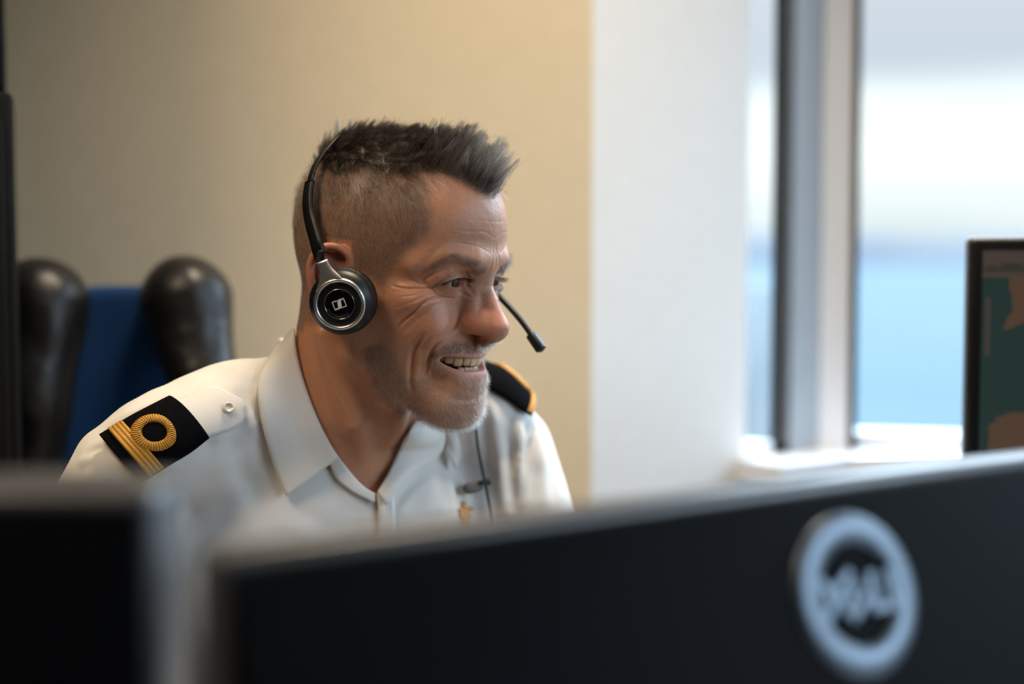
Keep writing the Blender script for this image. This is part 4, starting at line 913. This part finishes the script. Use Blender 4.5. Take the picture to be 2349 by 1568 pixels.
# ------------------------------------------------------------------ furniture and screens
M_lea = mat('black_leather', (.007, .007, .0075), .38, 0, .45); t = NT(M_lea); t.l(t.bump(t.noise(160, 4), .3, .002, t.bump(t.noise(16, 2), .35, .02)), t.b.inputs['Normal'])
M_blue = fabric('blue_upholstery', (.004, .045, .17), .85, 900, .25, .4, .3)
M_chp = mat('chair_plastic', (.012, .012, .013), .4)
chair = empty('office_chair', (-.40, 1.60, 0), 'high-backed black leather office chair with a blue centre panel behind the man', 'chair')
cy = math.radians(20); cf = np.array([math.sin(cy), -math.cos(cy), 0]); cs = np.array([math.cos(cy), math.sin(cy), 0])   # facing, and viewer's right
def cpt(px, py, d): return at(px, py, d)*1000
ctr = cpt(283, 800, 1.66)
def f_ctr(p):
    q = (p-np.float32(ctr))@np.float32(np.stack([cs, cf, [0, 0, 1]], 1)); x, y, z = q[..., 0], q[..., 1], q[..., 2]
    w = np.interp(z, [-700, -60, 70], [110, 72, 46]); d = np.maximum(np.abs(x)-w, np.maximum(np.abs(y+.25*0)-26, np.maximum(z-76, -520-z)))
    return smax(smax(np.abs(x)-w, np.abs(y)-24+.0006*x*x, 14), smax(z-74, -520-z, 14), 16)
def bolster(pts, dep):
    C = [cpt(*p[:3]) for p in pts]
    return lambda p: (chain((p-0), [(*c, r) for c, (_, _, _, r) in zip(C, pts)], 20))
Rb = [(428, 695, 1.60, 51), (446, 770, 1.59, 44), (466, 850, 1.58, 38), (484, 930, 1.58, 36), (505, 1080, 1.60, 38), (520, 1300, 1.62, 40)]
Lb = [(97, 695, 1.60, 51), (92, 770, 1.59, 48), (78, 850, 1.58, 46), (66, 930, 1.58, 45), (54, 1080, 1.60, 44), (40, 1300, 1.62, 40)]
def bol(pts):
    C = np.array([cpt(*p[:3]) for p in pts]); R_ = [p[3] for p in pts]
    def f(p):
        d = chain(p, [(*c, r) for c, r in zip(C, R_)], 0)
        d2 = chain(p, [(*(c+cf*-34), r*.92) for c, r in zip(C, R_)], 0)
        d = smin(d, d2, 22)
        return d+2.2*np.sin(p[..., 2]*.055+p[..., 0]*.03)*np.exp(-((p[..., 0]-C[1, 0])/60)**2)
    return f, C.min(0)-90, C.max(0)+70
for nm, pts in (('side_bolster', Rb), ('side_bolster', Lb)):
    f, lo, hi = bol(pts); v_, f_ = surface_nets(f, lo, hi, 5); mesh_obj(nm, project(f, v_, 2)/1000, f_, M_lea, chair)
v_, f_ = surface_nets(f_ctr, ctr-[170, 120, 540], ctr+[170, 120, 100], 5); mesh_obj('backrest', project(f_ctr, v_, 2)/1000, f_, M_blue, chair)
sc_ = np.array([-.30, 1.42, .40])
bm = bmesh.new(); Rz = Matrix.Rotation(cy, 3, 'Z'); bm_box(bm, sc_, (.50, .50, .10), Rz, .035, 4); bm_obj('seat', bm, M_lea, chair, auto=60)
bm = bmesh.new(); bm_box(bm, sc_+[-.02, .12, -.05], (.20, .30, .03), Rz, .008); bm_obj('tilt_plate', bm, M_chp, chair, auto=40)
tube_obj('gas_column', [sc_+[-.02, .03, -.06], sc_+[-.02, .03, -.31]], .028, M_chp, chair, 20)
for k in range(5):
    a = cy+.3+k*2*math.pi/5; c0 = sc_+np.array([-.02, .03, -.30]); e = c0+np.array([math.cos(a)*.30, math.sin(a)*.30, -.02]); leg = tube_obj('base_leg', [c0, c0*.5+e*.5+[0, 0, .012], e], [.026, .022, .017], M_chp, chair, 12)
    bm = bmesh.new(); r_ = bmesh.ops.create_cone(bm, cap_ends=True, segments=20, radius1=.028, radius2=.028, depth=.04); bmesh.ops.transform(bm, verts=r_['verts'], matrix=Matrix.Translation((e[0], e[1], .028)) @ Matrix.Rotation(a, 4, 'Z') @ Matrix.Rotation(math.pi/2, 4, 'Y')); bm_obj('caster', bm, M_chp, leg, auto=40)
# desks
M_desk = noisy(mat('grey_laminate', (.30, .30, .30), .45), 60, .05); M_leg = mat('desk_steel', (.08, .08, .085), .4, .6)
def desk(x0, x1, y0, y1, label, z=.74):
    r_ = empty('desk', ((x0+x1)/2, (y0+y1)/2, 0), label, 'desk')
    box_obj('desktop', ((x0+x1)/2, (y0+y1)/2, z-.0125), (x1-x0, y1-y0, .025), M_desk, r_, bevel=.004)
    for x in (x0+.06, x1-.06):
        for y in (y0+.06, y1-.06): box_obj('leg', (x, y, (z-.025)/2), (.05, .05, z-.025), M_leg, r_, bevel=.004)
desk(-.95, .93, .28, 1.02, 'grey desk carrying the two black monitors nearest the camera'); desk(.36, 1.60, 1.14, 1.70, 'grey desk under the window carrying the monitor with the chart')
# monitors seen from behind
M_case = mat('monitor_case', (.0016, .0022, .0034), .6, 0, .06); M_edge = mat('monitor_edge', (.055, .055, .057), .3, 0, .6); M_screen = mat('dark_screen', (.01, .012, .015), .15)
t = NT(M_case); wv = t.n('ShaderNodeTexWave', bands_direction='Z'); wv.inputs['Scale'].default_value = 55; tc = t.n('ShaderNodeTexCoord'); t.l(tc.outputs['Object'], wv.inputs['Vector']); t.l(t.bump(wv.outputs[0], .12, .001), t.b.inputs['Normal'])
def monitor(tl, yaw, w, h, th, label, back=True, wedge=.0):
    """tl: top corner nearest the viewer's left on the face turned to the camera; yaw: turn of that face"""
    u = np.array([math.cos(yaw), math.sin(yaw), 0]); n = np.array([math.sin(yaw), -math.cos(yaw), 0]); R_ = Matrix(np.stack([u, -n, [0, 0, 1]], 1).tolist())
    tl = np.asarray(tl, float); c = tl+u*w/2-n*th/2-[0, 0, h/2]; base = np.array([*(c[:2]), .74])
    r_ = empty('monitor', base, label, 'monitor')
    bm = bmesh.new(); bm_box(bm, c, (w, th, h), R_, .006, 3); case = bm_obj('casing', bm, M_edge if back else M_case, r_, auto=40)
    if back:
        zz = np.array([0, 0, 1.]); bm = bmesh.new(); vs = [bm.verts.new(c+n*(th/2+dn)+u*x+zz*z) for x in (-w/2+.006, w/2-.006) for dn, z in ((-.002, h/2-.006), (.003, h/2-.006), (.003+wedge, -h/2+.006), (-.002, -h/2+.006))]
        for q_ in ((0, 1, 2, 3), (7, 6, 5, 4), (0, 4, 5, 1), (1, 5, 6, 2), (2, 6, 7, 3), (3, 7, 4, 0)): bm.faces.new([vs[i_] for i_ in q_])
        bmesh.ops.bevel(bm, geom=bm.edges[:], offset=.0018, segments=2, profile=.5, affect='EDGES'); bm_obj('back_panel', bm, M_case, r_, auto=40)
        bm = bmesh.new(); bm_box(bm, c-n*(th/2), (w-.03, .003, h-.03), R_); bm_obj('screen', bm, M_screen, r_)
    sb = c+(n if back else -n)*(th/2+.02+wedge*.5)
    bm = bmesh.new(); bm_box(bm, (sb[0], sb[1], (c[2]+.752)/2), (.07, .035, c[2]-.752), R_, .006); bm_obj('stand_neck', bm, M_case, r_, auto=40)
    bm = bmesh.new(); bm_box(bm, (c[0], c[1], .748), (.26, .20, .016), R_, .006); bm_obj('stand_foot', bm, M_case, r_, auto=40)
    return r_, u, n, c, R_
zt = 1.22-.107
ptl = at(498, 1272, .573); yawR = math.radians(33)
mr, u, n, c, Rm = monitor(ptl, yawR, .60, .338, .024, 'black monitor seen from behind at lower right, with a round silver badge', wedge=.10)
# round metal badge with its letters
th_w = math.atan2(.10, .326); nt = n*math.cos(th_w)+np.array([0, 0, math.sin(th_w)]); vt = np.array([0, 0, math.cos(th_w)])-n*math.sin(th_w)
Pn = ptl+n*.003-np.array([0, 0, .006]); d = ray(1962, 1364); tt = ((Pn-CAM)@nt)/(d@nt); bc = CAM+d*tt
M_badge = mat('badge_metal', (.135, .165, .20), .42, .85, .4); badge = empty('badge', bc)
badge.parent = mr; badge.matrix_parent_inverse = Matrix.Translation(mr.location).inverted()
def bl(x, y, z): return bc+u*x+vt*y+nt*z
RB = .0435
na, nr = 96, 12; a = np.linspace(0, 2*np.pi, na, endpoint=False); G = []
for k in range(nr):
    f = 2*math.pi*k/nr; rr = RB-.0088+.0088*math.cos(f)
    G.append([bl(rr*math.cos(x), rr*math.sin(x), .0012+.0034*math.sin(f)) for x in a])
G = np.array(G); G = np.vstack([G, G[:1]]); bring = mesh_obj('badge_ring', G.reshape(-1, 3), grid_faces(nr+1, na, True), M_badge, None); bring.parent = badge; bring.matrix_parent_inverse = (Matrix.Translation(bc)).inverted()
def letter(name, polys):
    bm = bmesh.new()
    for P in polys:
        top = [bm.verts.new(bl(x, y, .0034)) for x, y in P]; bot = [bm.verts.new(bl(x, y, .0)) for x, y in P]; bm.faces.new(top); m = len(P)
        for i in range(m): bm.faces.new([top[i], bot[i], bot[(i+1) % m], top[(i+1) % m]])
    o = bm_obj(name, bm, M_badge); o.parent = badge; o.matrix_parent_inverse = Matrix.Translation(bc).inverted()
LH, LT = .0108, .0052
def rectp(x0, y0, x1, y1): return [(x0, y0), (x1, y0), (x1, y1), (x0, y1)]
x0 = -.0335
letter('badge_letter', [rectp(x0, -LH, x0+LT, LH), [(x0+LT, LH), (x0+.010, LH), (x0+.0155, LH*.45), (x0+.0155-LT, LH*.2), (x0+.0085, LH-LT*.9), (x0+LT, LH-LT*.9)], [(x0+LT, -LH), (x0+.010, -LH), (x0+.0155, -LH*.45), (x0+.0155-LT, -LH*.2), (x0+.0085, -LH+LT*.9), (x0+LT, -LH+LT*.9)], [(x0+.0155, -LH*.45), (x0+.0155, LH*.45), (x0+.0155-LT, LH*.2), (x0+.0155-LT, -LH*.2)]])
rt2 = lambda P, ang, cx, cy_: [((x*math.cos(ang)-y*math.sin(ang))+cx, (x*math.sin(ang)+y*math.cos(ang))+cy_) for x, y in P]
E_ = [rectp(-.0095, y-.0023, .0095, y+.0023) for y in (-.0086, 0, .0086)]+[rectp(-.0095, -.0108, -.0050, .0108)]
letter('badge_letter', [rt2(P, math.radians(35), -.0060, 0) for P in E_])
for xl in (.0085, .0225): letter('badge_letter', [rectp(xl, -LH, xl+LT, LH), rectp(xl+LT, -LH, xl+.0130, -LH+LT*.85)])
# left monitor, thicker, its side towards the window
ltl = at(335, 1138, .56); ul = np.array([1., 0, 0])
ml_ = monitor(ltl-np.array([.56, -.03, 0]), math.radians(-1.5), .56, .345, .055, 'black monitor with a deep casing seen from behind at lower left')
# the monitor by the window with a chart on it
M_bez = mat('black_bezel', (.006, .006, .007), .35)
r3, u3, n3, c3, R3 = monitor(at(2223, 543, 1.36), math.radians(-10), .52, .33, .03, 'black-framed monitor showing a dark green chart, in front of the window', back=False)
for ch_ in r3.children:
    if ch_.name.startswith('casing'): ch_.data.materials[0] = M_bez
M_map = bpy.data.materials.new('chart_screen'); M_map.use_nodes = True; t = NT(M_map); tc = t.n('ShaderNodeTexCoord'); sp = t.n('ShaderNodeSeparateXYZ'); t.l(tc.outputs['Object'], sp.inputs[0])
nz = t.n('ShaderNodeTexNoise'); nz.inputs['Scale'].default_value = 16; nz.inputs['Detail'].default_value = 6; t.l(tc.outputs['Object'], nz.inputs['Vector'])
def band(sock, a, b):
    g = t.n('ShaderNodeMath', operation='GREATER_THAN'); g.inputs[1].default_value = a; t.l(sock, g.inputs[0]); l_ = t.n('ShaderNodeMath', operation='LESS_THAN'); l_.inputs[1].default_value = b; t.l(sock, l_.inputs[0])
    m_ = t.n('ShaderNodeMath', operation='MULTIPLY'); t.l(g.outputs[0], m_.inputs[0]); t.l(l_.outputs[0], m_.inputs[1]); return m_.outputs[0]
xp = t.n('ShaderNodeMath', operation='MULTIPLY_ADD'); xp.inputs[1].default_value = .06; t.l(nz.outputs[0], xp.inputs[0]); t.l(sp.outputs[0], xp.inputs[2])
zp = t.n('ShaderNodeMath', operation='MULTIPLY_ADD'); zp.inputs[1].default_value = .05; t.l(nz.outputs[0], zp.inputs[0]); t.l(sp.outputs[2], zp.inputs[2])
both = lambda a, b: (lambda m: (t.l(a, m.inputs[0]), t.l(b, m.inputs[1]), m.outputs[0])[2])(t.n('ShaderNodeMath', operation='MULTIPLY'))
l1 = both(band(xp.outputs[0], -.193, 9), band(zp.outputs[0], .105, .155)); l2 = both(band(xp.outputs[0], -.200, 9), band(zp.outputs[0], -9, .020))
LANDC = (.080, .045, .025)
land = t.mix(l2, t.mix(l1, (.0125, .030, .025), LANDC), LANDC)
hh = .33-.026; ww = .52-.026
c1 = t.mix(band(sp.outputs[2], hh/2-.026, 9), land, (.060, .042, .036)); n2 = t.noise(70, 2); c2 = t.mix(band(sp.outputs[2], hh/2-.020, hh/2-.012), c1, t.ramp(n2, [(.4, (.03, .028, .018)), (.6, (.06, .042, .036))]))
c3_ = t.mix(t.n('ShaderNodeMath', operation='MULTIPLY').outputs[0], c2, (.05, .04, .035))
mlt = [x for x in M_map.node_tree.nodes if x.bl_idname == 'ShaderNodeMath'][-1]; t.l(band(sp.outputs[0], -ww/2+.003, -ww/2+.008), mlt.inputs[0]); t.l(band(sp.outputs[2], hh/2-.10, hh/2-.045), mlt.inputs[1])
t.l(c3_, t.b.inputs['Emission Color']); t.b.inputs['Emission Strength'].default_value = .55; t.b.inputs['Base Color'].default_value = (.01, .01, .01, 1); t.b.inputs['Roughness'].default_value = .3
bm = bmesh.new(); bm_box(bm, (0, 0, 0), (ww, .003, hh)); scr = bm_obj('screen', bm, M_map, None); scr.matrix_world = Matrix.Translation(Vector(c3+n3*.0148)) @ R3.to_4x4(); mw = scr.matrix_world.copy(); scr.parent = r3; scr.matrix_parent_inverse = Matrix.Translation(r3.location).inverted()
# black equipment cabinet at the left edge
M_cab2 = noisy(mat('cabinet_black', (.003, .003, .003), .6, 0, .15), 80, .2)
kx = at(47, 400, 1.36); kdir = np.array([kx[0], kx[1]])/np.hypot(kx[0], kx[1]); ky = math.atan2(-kdir[0], kdir[1]); Rk = Matrix.Rotation(ky, 3, 'Z')
kc_ = np.array([kx[0], kx[1], 0])+np.array(Rk @ Vector((-.225, .085, 0))); kc = empty('equipment_cabinet', kc_, 'tall black cabinet with a narrower upper unit at the left edge, beside the chair', 'cabinet')
z1 = at(20, 207, 1.36)[2]
box_obj('body', kc_+[0, 0, z1/2], (.44, .15, z1), M_cab2, kc, Rk, .008); dxk = (47-31)/FPX*1.36
box_obj('upper_unit', kc_+np.array(Rk @ Vector((-dxk, 0, 0)))+[0, 0, (z1+1.95)/2], (.44, .15, 1.95-z1), M_cab2, kc, Rk, .008)
box_obj('door', kc_+np.array(Rk @ Vector((0, -.078, 0)))+[0, 0, z1/2], (.42, .012, z1-.06), M_cab2, kc, Rk, .003)
# ------------------------------------------------------------------ light: overcast sky through the windows, warm ceiling downlights
w = bpy.data.worlds.new('sky'); SC.world = w; w.use_nodes = True; nt = w.node_tree; bg = nt.nodes['Background']
class WT(NT):
    def __init__(s): s.t = nt; s.b = bg
t = WT(); tc = t.n('ShaderNodeTexCoord'); sp = t.n('ShaderNodeSeparateXYZ'); t.l(tc.outputs['Generated'], sp.inputs[0])
mp = t.n('ShaderNodeMapping'); mp.inputs['Scale'].default_value = (1.4, 1.4, 16); t.l(tc.outputs['Generated'], mp.inputs[0]); nz = t.n('ShaderNodeTexNoise'); nz.inputs['Scale'].default_value = 2.2; nz.inputs['Detail'].default_value = 3; t.l(mp.outputs[0], nz.inputs['Vector'])
ma = t.n('ShaderNodeMath', operation='MULTIPLY_ADD'); ma.inputs[1].default_value = .05; t.l(nz.outputs[0], ma.inputs[0]); t.l(sp.outputs[2], ma.inputs[2])
col = t.ramp(ma.outputs[0], [(0, (.32, .38, .44)), (.022, (.46, .51, .55)), (.045, (.64, .67, .69)), (.085, (.84, .85, .86)), (.125, (.78, .80, .82)), (.152, (.47, .51, .58)), (.185, (.50, .51, .57)), (.20, (.54, .56, .62)), (.235, (5.2, 6.2, 7.6)), (1, (5.6, 6.7, 8.2))])
t.l(col, bg.inputs[0]); bg.inputs[1].default_value = 1.0
def panel(loc, sx, sy, aim, energy, col, label):
    r_ = empty('ceiling_light', loc, label, 'lamp'); bm = bmesh.new(); bm_box(bm, np.array(loc)+[0, 0, -.006], (sx+.03, sy+.03, .012), bevel=.002); bm_obj('light_frame', bm, M_frame, r_, auto=40)
    l = bpy.data.lights.new('panel_light', 'AREA'); l.shape = 'RECTANGLE'; l.size = sx; l.size_y = sy; l.energy = energy; l.color = col; l.spread = math.radians(aim); o = bpy.data.objects.new('panel_light', l); COL.objects.link(o); o.location = np.array(loc)+[0, 0, -.014]
    o.parent = r_; o.matrix_parent_inverse = Matrix.Translation(r_.location).inverted()
WARM = (1, .82, .60)
panel((.16, 1.40, ZC), .5, .25, 84, 6, WARM, 'recessed ceiling light panel close to the cream wall')
panel((-.95, .25, ZC), .6, .6, 150, 13.5, (1, .77, .52), 'recessed ceiling light panel above the near end of the desk')
SC.view_settings.view_transform = 'Standard'; SC.view_settings.look = 'None'; SC.view_settings.exposure = .68; SC.view_settings.gamma = 1; SC.view_settings.use_curve_mapping = False
SC.cycles.max_bounces = 7; SC.cycles.diffuse_bounces = 4; SC.cycles.glossy_bounces = 3; SC.cycles.transparent_max_bounces = 12; SC.cycles.transmission_bounces = 3; SC.cycles.caustics_reflective = False; SC.cycles.caustics_refractive = False
SC.cycles.sample_clamp_indirect = 4
